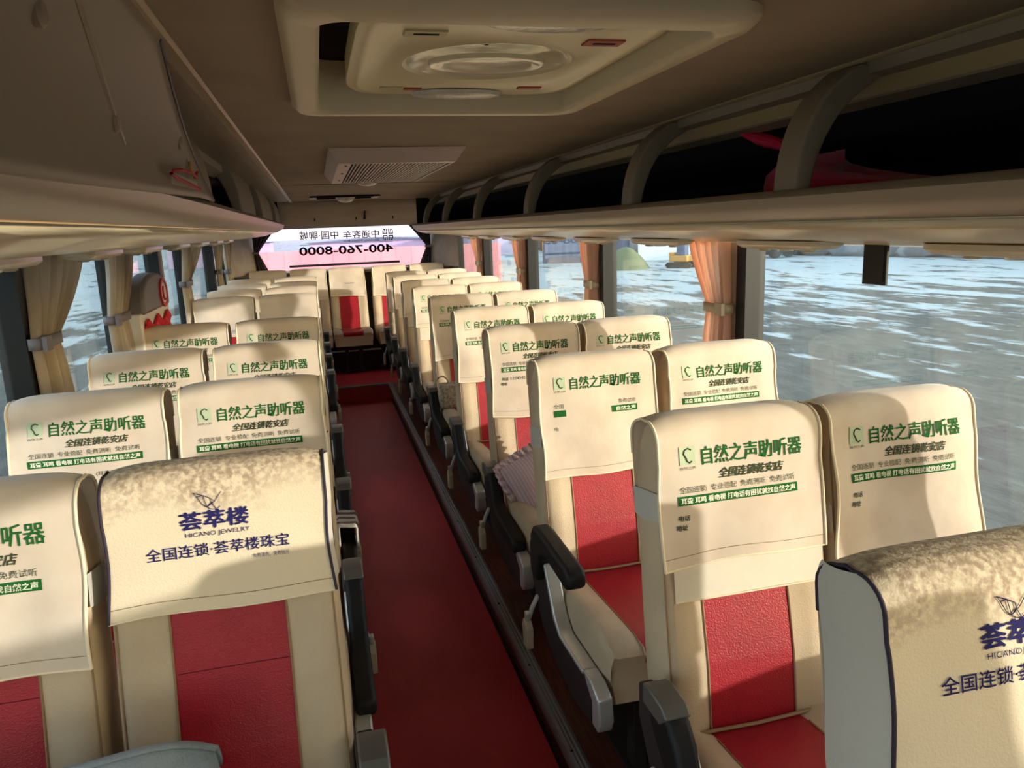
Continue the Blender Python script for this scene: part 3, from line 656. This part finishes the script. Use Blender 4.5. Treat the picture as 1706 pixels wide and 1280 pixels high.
def arm_up(sd):
    b = MB(); x0, x1 = sd * .212, sd * .266
    poly = [(-.03, .44), (-.02, .56), (-.05, .598), (-.10, .604), (-.36, .598), (-.385, .585), (-.385, .55), (-.36, .535), (-.16, .545), (-.115, .52), (-.09, .44), (-.06, .42)]
    b.prism(poly, min(x0, x1), max(x0, x1), 'black_plastic', axis=0); return b
def armcap_mesh(sd):
    b = MB(); x0, x1 = sd * .209, sd * .265
    b.prism([(.0, .50), (-.0, .545), (-.03, .552), (-.09, .548), (-.112, .53), (-.08, .50)], min(x0, x1), max(x0, x1), 'grey_cap', axis=0); return b
def buckle_mesh(sd):
    b = MB(); x = sd * .256
    b.tube([(x - sd * .01, -.02, .35), (x + sd * .004, .0, .30), (x + sd * .016, .01, .25)], .008, 'cloth_side', 8)
    b.prism([(-.02, .17), (.025, .165), (.035, .235), (.02, .26), (-.005, .26), (-.025, .24)], min(x + sd * .008, x + sd * .03), max(x + sd * .008, x + sd * .03), 'beige_plastic', axis=0)
    b.box(min(x + sd * .012, x + sd * .026), max(x + sd * .012, x + sd * .026), -.006, .018, .26, .285, 'silver'); return b

PROTO = {}
def part(key, fn, *a, **k):
    """one shared mesh per kind of part, a new object each time"""
    nm = k.pop('name')
    if key not in PROTO:
        o = fn(*a).build(nm, None, **k); PROTO[key] = o; return o
    o = PROTO[key].copy(); COL.objects.link(o); return o

def cover_mesh(seed, w, hb, style, layout, hem='hem', low=None, extra=()):
    """fabric cover over the head of a seat. hb: height (along the back) of its lower front edge"""
    rnd = random.Random(seed); b = MB(); P = [rnd.uniform(0, 6.28) for _ in range(8)]; amp = rnd.uniform(.8, 1.4)
    H = HT + .006; hw = w / 2
    def wr(x, h):
        k = max(0, min(1, (H - h) / .12))
        v = .0016 * sin(17 * x + 9 * h + P[0]) + .0014 * sin(31 * h - 12 * x + P[1]) + .0012 * sin(26 * x + P[2]) * sin(14 * h + P[3])
        v += .0022 * sin(9 * h + 22 * x * (1 if seed % 2 else -1) + P[4])
        edge = .004 * sin(24 * h + P[5]) * max(0, (abs(x) / hw - .7) / .3)
        return amp * v * k * 1.5 + edge * k + .004
    def flare(h): return .006 * sin(20 * h + P[6]) * (h < H - .1) + .006 * max(0, (hb + .1 - h) / .1)
    def F(x, h):                       # the front face
        top = max(0, (h - (H - .05)) / .05)
        d = -.0155 - max(.0005, wr(x, h)) - .007 * (1 - (x / hw) ** 2) * 0 + .045 * (1 - sqrt(max(0, 1 - top ** 2)))
        return d
    sag = lambda x: .006 * sin(7 * x + P[7]) - .004 * cos(19 * x + P[2])
    xs = lin_(-hw, hw, 25)
    # column of points: front bottom -> crown -> back bottom
    hs = [hb, hb + .008] + lin_(hb + .02, H - .05, 22) + [H - .05 + .05 * sin(a) for a in lin_(.2, pi / 2 - .15, 6)]
    HBk = hb + .05
    def col(x):
        out = []
        for i, h in enumerate(hs):
            hh = h + (sag(x) if i < 2 else sag(x) * max(0, 1 - (h - hb) / .1))
            out.append((x * (1 + flare(h) * 3), F(x, hh), hh - .012 * (abs(x) / hw) ** 6 * max(0, min(1, (h - H + .09) / .08))))
        yb = .112
        out += [(x, .035 + .03 * q, H + .004 * sin(pi * q) - .012 * (abs(x) / hw) ** 6) for q in (.0, .5, 1)]
        out += [(x, .065 + (yb - .065) * sin(a), H - .05 + .05 * cos(a) - .012 * cos(a) * (abs(x) / hw) ** 6) for a in lin_(.3, pi / 2, 5)]
        out += [(x, yb + .002, h) for h in lin_(H - .09, HBk, 8)]
        return out
    cols = [col(x) for x in xs]; nn = len(cols[0])
    worn = style == 'fitted'
    b.grid(lambda u, v: cols[u][v], range(len(xs)), range(nn), 'cloth_worn' if worn else 'cloth')
    # hem tubes along the side edges and the bottom
    for c in (cols[0], cols[-1]):
        b.tube([Vector(p) + Vector((0, -.001, 0)) for p in c[:nn - 7]], .0032 if not worn else .003, 'hem' if not worn else 'hem_dark', 6)
    b.tube([c[0] for c in cols], .0022, 'hem', 6)
    b.tube([Vector(c[2]) + Vector((0, -.0008, .004)) for c in cols], .0006, 'piping', 4)
    if worn:                            # fitted side panels
        for c, sx in ((cols[0], -1), (cols[-1], 1)):
            idx = list(range(0, 30)); 
            for i in range(2, 30):
                pass
            fr = c[2:30]; bk = []
            for p in fr: bk.append((p[0] - sx * 0, .112 if p[2] < H - .05 else .112 - .045 * (1 - sqrt(max(0, 1 - ((p[2] - H + .05) / .05) ** 2))), p[2]))
            rows = []
            for p, q in zip(fr, bk):
                rows.append([(p[0] + sx * .010 * sin(pi * t), p[1] + (q[1] - p[1]) * t, p[2] + (q[2] - p[2]) * t) for t in (0, .15, .4, .7, 1)])
            b.grid(lambda u, v: rows[u][v], range(len(rows)), range(5), 'cloth_side')
    else:                               # side strap joining front and back flaps
        for sx in (-1, 1):
            hh = hb + .10
            b.add([(sx * (hw + .004), -.012, hh), (sx * (hw + .012), .05, hh - .004), (sx * (hw + .004), .113, hh), (sx * (hw + .004), -.012, hh + .06), (sx * (hw + .012), .05, hh + .064), (sx * (hw + .004), .113, hh + .06)], [(0, 1, 4, 3), (1, 2, 5, 4)], 'cloth_side')
    if low is not None:                 # a second, whiter flap showing below the printed one
        b.grid(lambda x, h: (x * .93 + .008, -.0125 - .0012 * sin(30 * h + P[1]) - .0012 * sin(16 * x + P[0]), h), lin_(-hw, hw, 15), lin_(low, hb + .012, 10), 'cloth_white')
        b.tube([(x * .93 + .008, -.0135, low) for x in lin_(-hw, hw, 9)], .002, 'hem', 6)
    # printing
    eps = .0016
    fn = lambda x, h: (x * (1 + flare(h) * 3), F(x, h) - eps, h)
    fn2 = lambda x, h: (x * (1 + flare(h) * 3), F(x, h) - eps - .0007, h)
    def banner(x0, x1, h0, h1, sl=0):
        b.grid(lambda x, h: fn(x, h + sl * x), lin_(x0, x1, 14), lin_(h0, h1, 3), 'print_green')
    tx, th = -.093, .5875                # title box
    if layout in ('green', 'green_mid', 'green_min'):
        put_text(b, fn, '自然之声助听器', tx, th, .237, .038, 'print_green', bold=.024)
        b.grid(fn, lin_(tx - .052, tx - .016, 4), lin_(th + .003, th + .042, 4), 'print_pale')
        cxx = tx - .034; czz = th + .022
        pts = [(.009, .012), (.002, .016), (-.006, .012), (-.008, .004), (-.003, -.004), (-.001, -.011), (.004, -.015), (.009, -.012)]
        b.tube([fn2(cxx + p[0], czz + p[1]) for p in pts], .0015, 'print_dark', 5)
        put_text(b, fn, '自然之声', tx - .052, th - .007, .036, .0065, 'print_dark')
    if layout in ('green', 'green_mid'):
        if 'nosub' not in extra: put_text(b, fn, '全国连锁乾安店', -.058, th - .032, .150, .021, 'print_dark', bold=.05, shear=.3)
        if 'left_only' in extra:
            put_text(b, fn, '全国', -.147, th - .056, .03, .0135, 'print_dark'); banner(-.147, -.11, th - .082, th - .062)
            put_text(b, fn, '免费试听', .065, th - .056, .056, .0135, 'print_dark'); banner(.04, .125, th - .082, th - .062)
            put_text(b, fn2, '自然之声', .055, th - .0785, .064, .0125, 'print_white', bold=.05)
            put_text(b, fn, '电', -.15, th - .125, .013, .012, 'print_dark')
        else:
            put_text(b, fn, '全国连锁  专业验配  免费测听  免费试听', -.147, th - .056, .27, .0138, 'print_dark')
            banner(-.151, .128, th - .082, th - .062)
            put_text(b, fn2, '耳聋 耳鸣 看电视 打电话有困扰就找自然之声', -.145, th - .0788, .267, .0130, 'print_white', bold=.05)
    if layout == 'green':
        put_text(b, fn, '电话', -.152, th - .115, .026, .012, 'print_dark', bold=.04, shear=.1)
        put_text(b, fn, '地址', -.158, th - .135, .026, .012, 'print_dark', bold=.04, shear=.1)
        if 'phone' in extra:
            put_text(b, fn, '17743423920', -.115, th - .115, .10, .012, 'print_dark'); put_text(b, fn, '全国连锁', -.05, th - .134, .055, .011, 'print_dark')
        if 'address' in extra:
            put_text(b, fn, '(耳聋助听器)', .01, th - .118, .085, .013, 'print_dark'); put_text(b, fn, '行街口', .09, th - .175, .06, .017, 'print_dark'); put_text(b, fn, '785', .095, th - .20, .05, .015, 'print_dark')
    if layout == 'hicano':
        z0 = .578
        put_text(b, fn, '荟萃楼', -.065, z0 + .000, .118, .032, 'print_navy', bold=.06, res=2)
        put_text(b, fn, 'HICANO JEWELRY', -.058, z0 - .016, .112, .0105, 'print_navy', bold=.0, res=3)
        put_text(b, fn, '全国连锁·荟萃楼珠宝', -.128, z0 - .050, .25, .0235, 'print_navy', bold=.02, res=2)
        put_text(b, fn, '免费清洗、免费抛光', .055, z0 - .066, .065, .008, 'print_navy')
        bird = [((-.020, .060), (-.010, .062), (.002, .056)), ((-.020, .060), (-.012, .046), (-.004, .040)), ((-.010, .062), (-.004, .040)), ((-.004, .040), (.004, .048), (.002, .056), (.010, .050), (.022, .066)), ((-.004, .040), (.002, .036), (.012, .034), (.018, .040)), ((.004, .048), (.012, .034)), ((.010, .050), (-.004, .040)), ((-.020, .060), (-.026, .068), (-.010, .062))]
        for pl in bird: b.tube([fn(-.012 + p[0], z0 + p[1] - .002) for p in pl], .0006, 'print_navy', 4)
    if layout == 'hicano_low':
        put_text(b, fn, '全国连锁·荟萃楼珠宝', -.13, hb + .03, .25, .022, 'print_purple')
    if layout == 'faint':
        put_text(b, fn, '全国连锁', -.03, hb + .13, .10, .016, 'print_purple')
    return untilt_mesh(b)

SIDE = {-1: 'left', 1: 'right'}
def seat(X, Yt, sd, num, label, aisle=True, cov=None, arm='down', Z=PZ, xoff=0):
    """Yt: depth of the printed title; sd: side on which the aisle lies"""
    t = empty('coach_seat', (X, Yt - .088, Z), label, 'seat', 'coach seats')
    ps = [part('back', back_mesh, name='backrest', ang=50), part('cush', cushion_mesh, name='seat_cushion', ang=50), part('base', base_mesh, name='base_frame', smooth=False, bevel=.004)]
    if aisle:
        ps += [part(('side', sd), side_mesh, sd, name='side_panel', bevel=.006), part(('cap', sd), cap_mesh, sd, name='side_trim', bevel=.005)]
        ps += [part(('arm' + arm, sd), arm_up if arm == 'up' else arm_down, sd, name='armrest', bevel=.012, seg=3)]
        if arm != 'up': ps[-1].parent = t; cap_ = part(('armcap', sd), armcap_mesh, sd, name='armrest_cap', bevel=.005); cap_.parent = ps[-1]
        ps += [part(('buckle', sd), buckle_mesh, sd, name='seat_belt_buckle', bevel=.004)]
    c = dict(w=.385, hb=.30, style='open', layout='green_mid'); c.update(cov or {})
    ps.append(cover_mesh(num, **c).build('headrest_cover', None, solid=0, ang=70))
    for p in ps: p.parent = t
    return t

ORD = ['first', 'second', 'third', 'fourth', 'fifth', 'sixth', 'seventh', 'eighth', 'ninth', 'tenth']
XA_R, XW_R, XA_L, XW_L = .530, .945, -.525, -.950
Rrows = [.70, 1.385, 2.19, 2.97, 3.75, 4.57, 5.42, 6.15, 6.85, 7.58]
Lrows = [1.40, 2.205, 2.97, 3.83, 5.42, 6.15, 6.80, 7.55]
CR = {(0, 'a'): dict(w=.40, hb=.24, style='fitted', layout='hicano'), (0, 'w'): dict(layout='green'),
      (1, 'a'): dict(layout='green', hb=.375, low=.30), (1, 'w'): dict(layout='green', hb=.30),
      (2, 'a'): dict(layout='green_mid', hb=.315, extra=('nosub', 'left_only'), w=.385), (2, 'w'): dict(layout='green_mid'),
      (3, 'a'): dict(layout='green', extra=('phone',), hb=.325), (3, 'w'): dict(layout='green_mid'), (4, 'a'): dict(layout='green_mid', hb=.325),
      (6, 'a'): dict(layout='green_mid', hb=.40, low=.31), (7, 'a'): dict(layout='faint', hb=.40, low=.32), (8, 'a'): dict(layout='faint', hb=.40, low=.32)}
CL = {(0, 'a'): dict(w=.385, hb=.425, style='fitted', layout='hicano'), (0, 'w'): dict(layout='green', hb=.36, w=.39),
      (1, 'a'): dict(layout='green', hb=.36), (1, 'w'): dict(layout='green', extra=('address',), hb=.36), (4, 'a'): dict(layout='hicano_low', hb=.42), (4, 'w'): dict(layout='hicano_low', hb=.42)}
what = lambda c: {'hicano': 'navy printed fitted cover', 'hicano_low': 'white cover with faint purple lettering', 'faint': 'plain pale cover'}.get(c.get('layout'), 'green printed cover')
n = 0
for rows, xa, xw, C, sd, nm in ((Rrows, XA_R, XW_R, CR, -1, 'right'), (Lrows, XA_L, XW_L, CL, 1, 'left')):
    for i, y in enumerate(rows):
        for k, x in (('a', xa), ('w', xw)):
            n += 1; c = C.get((i, k), {})
            if c == {} and i > 4: c = dict(layout='green_mid' if i < 7 else 'green_min')
            dx = {('right', 2, 'a'): -.02, ('right', 0, 'a'): -.012, ('right', 0, 'w'): -.005}.get((nm, i, k), 0)
            lb = '%s seat, %s row, %s of the aisle, %s' % ('aisle-side' if k == 'a' else 'window-side', ORD[i], nm, what(c))
            st = seat(x + dx, y, sd, n * 3 + i, lb, k == 'a', c, 'up' if (nm, i, k) == ('right', 2, 'a') else 'down')
            if nm == 'right' and i == 0: st.scale = (1, 1, .973)
for i, x in enumerate((-.84, -.42, -.01, .455, .88)):
    n += 1
    seat(x, 8.58, 1, n * 3, '%s seat of five on the raised rear bench, plain pale cover' % ['leftmost', 'second from left', 'middle', 'second from right', 'rightmost'][i], False,
         dict(layout='faint', hb=.36 if i != 2 else .375, w=.375), Z=.085)

# ------------------------------------------------------------------ loose things on the seats
t = empty('ruffled_pillow', (.475, 2.70, .555), 'square pinkish mauve pillow with ruffled edge leaning on a right aisle seat', 'pillow')
b = MB(); HP = .135
def pil(sg):
    def f(u, v):
        e = (1 - u ** 4) * (1 - v ** 4); return (u * HP * (1 - .06 * (1 - v * v)), sg * (.055 * e ** .6), v * HP * (1 - .06 * (1 - u * u)))
    return f
b.grid(pil(-1), lin_(-1, 1, 17), lin_(-1, 1, 17), 'pillow_stripe'); b.grid(pil(1), lin_(-1, 1, 17), lin_(-1, 1, 17), 'pillow_stripe'); b.build('pillow_body', t)
b = MB(); N = 240
def ed(q):
    s4 = (q * 4) % 4; k = int(s4); f = (s4 - k) * 2 - 1
    return [(f, -1), (1, f), (-f, 1), (-1, -f)][k]
def ruf(i, j):
    q = i / N; u, v = ed(q); e = 1 + j * .115; wv = sin(q * 2 * pi * 40) * .007 * j
    L = sqrt(u * u + v * v); cor = 1 - .10 * j / 2 * max(0, L - 1.1) / .31
    return (u * HP * e * cor * (1 - .06 * (1 - min(1, v * v))) , wv, v * HP * e * cor * (1 - .06 * (1 - min(1, u * u))))
b.grid(ruf, range(N + 1), [0, 1, 2], 'pillow_stripe'); b.build('ruffle', t, solid=.002, ang=80)
t.rotation_euler = (radians(-16), radians(-24), radians(6))

t = empty('knitted_bag', (.44, 3.56, .575), 'cream knitted cushion bag with loop handle on a right aisle seat', 'bag')
b = MB(); b.grid(lambda u, v: (.10 * (abs(cos(u)) ** .6) * (1 if cos(u) > 0 else -1) * (1 - .12 * v * v), .05 * (abs(sin(u)) ** .8) * (1 if sin(u) > 0 else -1) * sqrt(max(0, 1 - v ** 4)) , .095 * v), lin_(0, 2 * pi, 33), lin_(-1, 1, 15), 'knit'); b.build('bag_body', t)
b = MB(); b.tube([(-.07 + .045 * cos(a), -.01, .085 + .055 * sin(a)) for a in lin_(0, pi, 12)], .006, 'knit', 8); b.build('handle', t)
t.location = (.40, 4.335, .565); t.scale = (.85, .85, .85)

b = MB()
def stp(u, v):      # cloth folded over an armrest
    q = u * 2 - 1; x = .034 * (1 if abs(q) < .3 else 1) * max(-1, min(1, q * 2.6)) ; z = -.14 * max(0, abs(q) - .36)
    return (x + .004 * sin(13 * v + 5 * u), -.08 + .16 * v + .01 * sin(7 * u), z + .004 * sin(17 * v) * abs(q))
b.grid(stp, lin_(0, 1, 25), lin_(0, 1, 29), 'striped_light', lambda i, j: 'striped_dark' if (j // 4) % 2 else 'striped_light')
o = b.build('striped_cloth', solid=.006, ang=80); o.location = (-.288, 2.62, .475 + PZ - .0); tag(o, 'folded brown and white striped cloth draped over a left aisle armrest', 'cloth')

b = MB()
b.grid(lambda u, v: (-.96 + .42 * u + .05 * v, 1.17 - .05 * sin(pi * u) - .02 * v, (.778) - .11 * (u - .6) ** 2 * 4 - .34 * v + .012 * sin(8 * u + 2 * v)), lin_(0, 1, 22), lin_(0, 1, 16), 'denim')
b.grid(lambda u, v: (-.96 + .42 * u, 1.17 - .05 * sin(pi * u) + .055 * v, (.778) - .11 * (u - .6) ** 2 * 4 - .06 * v * v + .012 * sin(8 * u)), lin_(0, 1, 22), lin_(0, 1, 8), 'denim')
for px_, pz_ in ((.42, .1), (.55, .05)): b.tube([(-.96 + .42 * px_ + .05 * pz_ + d, 1.108 - .02 * pz_ - .002, .755 - .34 * pz_ + d * .4) for d in (0, .012)], .0015, 'print_dark', 5)
o = b.build('denim_jacket', solid=.012, ang=80); tag(o, 'folded blue grey jacket between the two nearest left seats', 'jacket')

# ------------------------------------------------------------------ outside
b = MB(); b.grid(lambda u, v: (u, v, -1.2), lin_(-260, 260, 9), lin_(-200, 330, 9), 'snowy_ground'); o = b.build('snowy_ground', smooth=False); tag(o, kind='structure')
def treeline(name, pts, h, label):
    b = MB(); rnd = random.Random(5); P = [Vector(p) for p in pts]; N = 160; front = []; 
    for i in range(N + 1):
        q = i / N * (len(P) - 1); k = min(int(q), len(P) - 2); c = P[k].lerp(P[k + 1], q - k)
        front.append((c, h * (.8 + .2 * rnd.random() + .15 * sin(i * .31))))
    b.grid(lambda i, j: (front[i][0].x * (1 + .05 * (j / 3)) + .4 * sin(i * 1.7 + j), front[i][0].y + .4 * cos(i * 2.3 + j * 2), -1.2 + front[i][1] * (j if j < 4 else 0) / 3.0), range(N + 1), [0, 1, 2, 3], 'treeline')
    o = b.build(name, solid=1.2); tag(o, label, 'trees', kind='stuff')
treeline('distant_trees', [(48, -60), (42, 0), (34, 38), (27, 62), (20, 95)], 2.5, 'hazy grey line of distant trees beyond the right windows')
treeline('distant_trees', [(-58, -60), (-50, 20), (-40, 62), (-30, 90)], 2.5, 'hazy grey line of distant trees beyond the left windows')
b = MB()
for k in range(17): b.box(-3.9 + k * .72, -3.9 + k * .72 + .70, 36, 36.25, -1.2, .76, 'bank_wall'); b.box(-3.9 + k * .72 - .02, -3.9 + k * .72, 35.99, 36.25, -1.2, .77, 'bank_wall')
tag(b.build('boundary_wall', smooth=False), 'long pinkish red panelled wall seen through the rear window', 'wall')
for i, (x, y, w, h, lb) in enumerate(((-9, 75, 9, 2.0, 'pale lavender low building behind the pink wall, left'), (6, 80, 14, 1.7, 'pale lavender wide building behind the pink wall, middle'), (17, 72, 6, 2.3, 'pale lavender taller building behind the pink wall, right'))):
    b = MB(); b.box(x - w / 2, x + w / 2, y, y + 6, -1.2, -1.2 + h, 'far_building'); t = empty('distant_building', (0, 0, 0), lb, 'building'); b.build('walls', t, smooth=False)
    b = MB(); b.prism([(x - w / 2 - .3, -1.2 + h), (x + w / 2 + .3, -1.2 + h), (x, -1.2 + h + .35)], y - .3, y + 6.3, 'far_blue', axis=1); b.build('roof', t, smooth=False)
# parked things right of the bus
t = empty('shipping_container', (20.6, 50.5, -1.2), 'long dark blue container far off beyond the right windows', 'container')
b = MB(); b.box(-5.5, .5, -1.2, 1.2, 0, 2.6, 'far_blue'); b.build('body', t, bevel=.05)
b = MB()
for k in range(12): b.box(-5.3 + k * .48, -5.1 + k * .48, -1.26, -1.2, .15, 2.45, 'far_blue')
b.build('ribs', t, smooth=False); t.rotation_euler = (0, 0, -.45)
t = empty('white_cabin', (23.6, 48.5, -1.2), 'white site cabin standing right of the dark blue container outside', 'cabin')
b = MB(); b.box(-2.4, 2.4, -1.2, 1.2, 0, 2.5, 'far_white'); b.build('walls', t, bevel=.05)
b = MB(); b.box(-2.5, 2.5, -1.3, 1.3, 2.5, 2.62, 'far_blue'); b.build('roof', t, smooth=False)
for x in (-1.4, .2, 1.5):
    b = MB(); b.box(x - .35, x + .35, -1.24, -1.19, 1.0, 1.8, 'far_blue'); b.build('window', t, smooth=False)
t.rotation_euler = (0, 0, -.45)
b = MB(); b.grid(lambda u, v: (1.5 * (1 - v) * cos(u) * (1 + .1 * sin(3 * u)), 1.4 * (1 - v) * sin(u) * (1 + .12 * cos(4 * u)), 1.3 * (1 - (1 - v) ** 1.7)), lin_(0, 2 * pi, 33), lin_(0, 1, 9), 'tarp_green')
o = b.build('tarp_heap'); o.location = (17.0, 41.2, -1.22); tag(o, 'green covered mound on the snowy ground outside the right windows', 'mound')
t = empty('excavator', (19.9, 39.9, -1.2), 'small yellow orange excavator parked on snow beside the green mound', 'excavator')
b = MB()
for y in (-.7, .7): b.prism([(-1.0, 0), (1.0, 0), (1.25, .25), (1.0, .5), (-1.0, .5), (-1.25, .25)], y - .2, y + .2, 'rubber', axis=1)
b.build('tracks', t, bevel=.03)
b = MB(); b.box(-.9, .8, -.8, .8, .55, 1.1, 'digger_yellow'); b.box(-.95, -.4, -.75, .75, 1.1, 1.35, 'digger_yellow'); b.build('body', t, bevel=.06)
b = MB(); b.box(-.2, .6, -.75, .0, 1.1, 2.0, 'far_blue'); b.box(-.25, .65, -.8, .05, 2.0, 2.08, 'digger_yellow'); b.build('cab', t, bevel=.04)
b = MB(); b.tube([(.6, .3, .9), (1.2, .3, 2.0), (1.9, .3, 2.2)], .12, 'digger_yellow', 8); b.tube([(1.9, .3, 2.2), (2.3, .3, 1.2)], .09, 'digger_yellow', 8); b.build('boom', t)
b = MB(); b.prism([(2.1, 1.25), (2.5, 1.2), (2.55, .75), (2.2, .7), (2.0, .95)], .05, .55, 'rubber', axis=1); b.build('bucket', t); t.rotation_euler = (0, 0, -.9); t.scale = (.65, .65, .65)
t = empty('box_truck', (28.2, 46.2, -1.2), 'white box truck far off on the snow, just past the nearest right curtain', 'truck')
b = MB(); b.box(-1.0, 1.0, -1.4, 3.2, .7, 2.9, 'far_white'); b.build('cargo_box', t, bevel=.05)
b = MB(); b.box(-.95, .95, -2.9, -1.5, .5, 2.2, 'far_white'); b.box(-.85, .85, -2.95, -2.85, 1.3, 2.0, 'far_blue'); b.build('cab', t, bevel=.08)
for x in (-.9, .9):
    for y in (-2.2, 2.2):
        b = MB(); b.loft([[(x + d, y + .42 * cos(2 * pi * k / 18), .42 + .42 * sin(2 * pi * k / 18)) for k in range(18)] for d in (-.12, .12)], 'rubber'); b.build('wheel', t)
t.rotation_euler = (0, 0, .5)
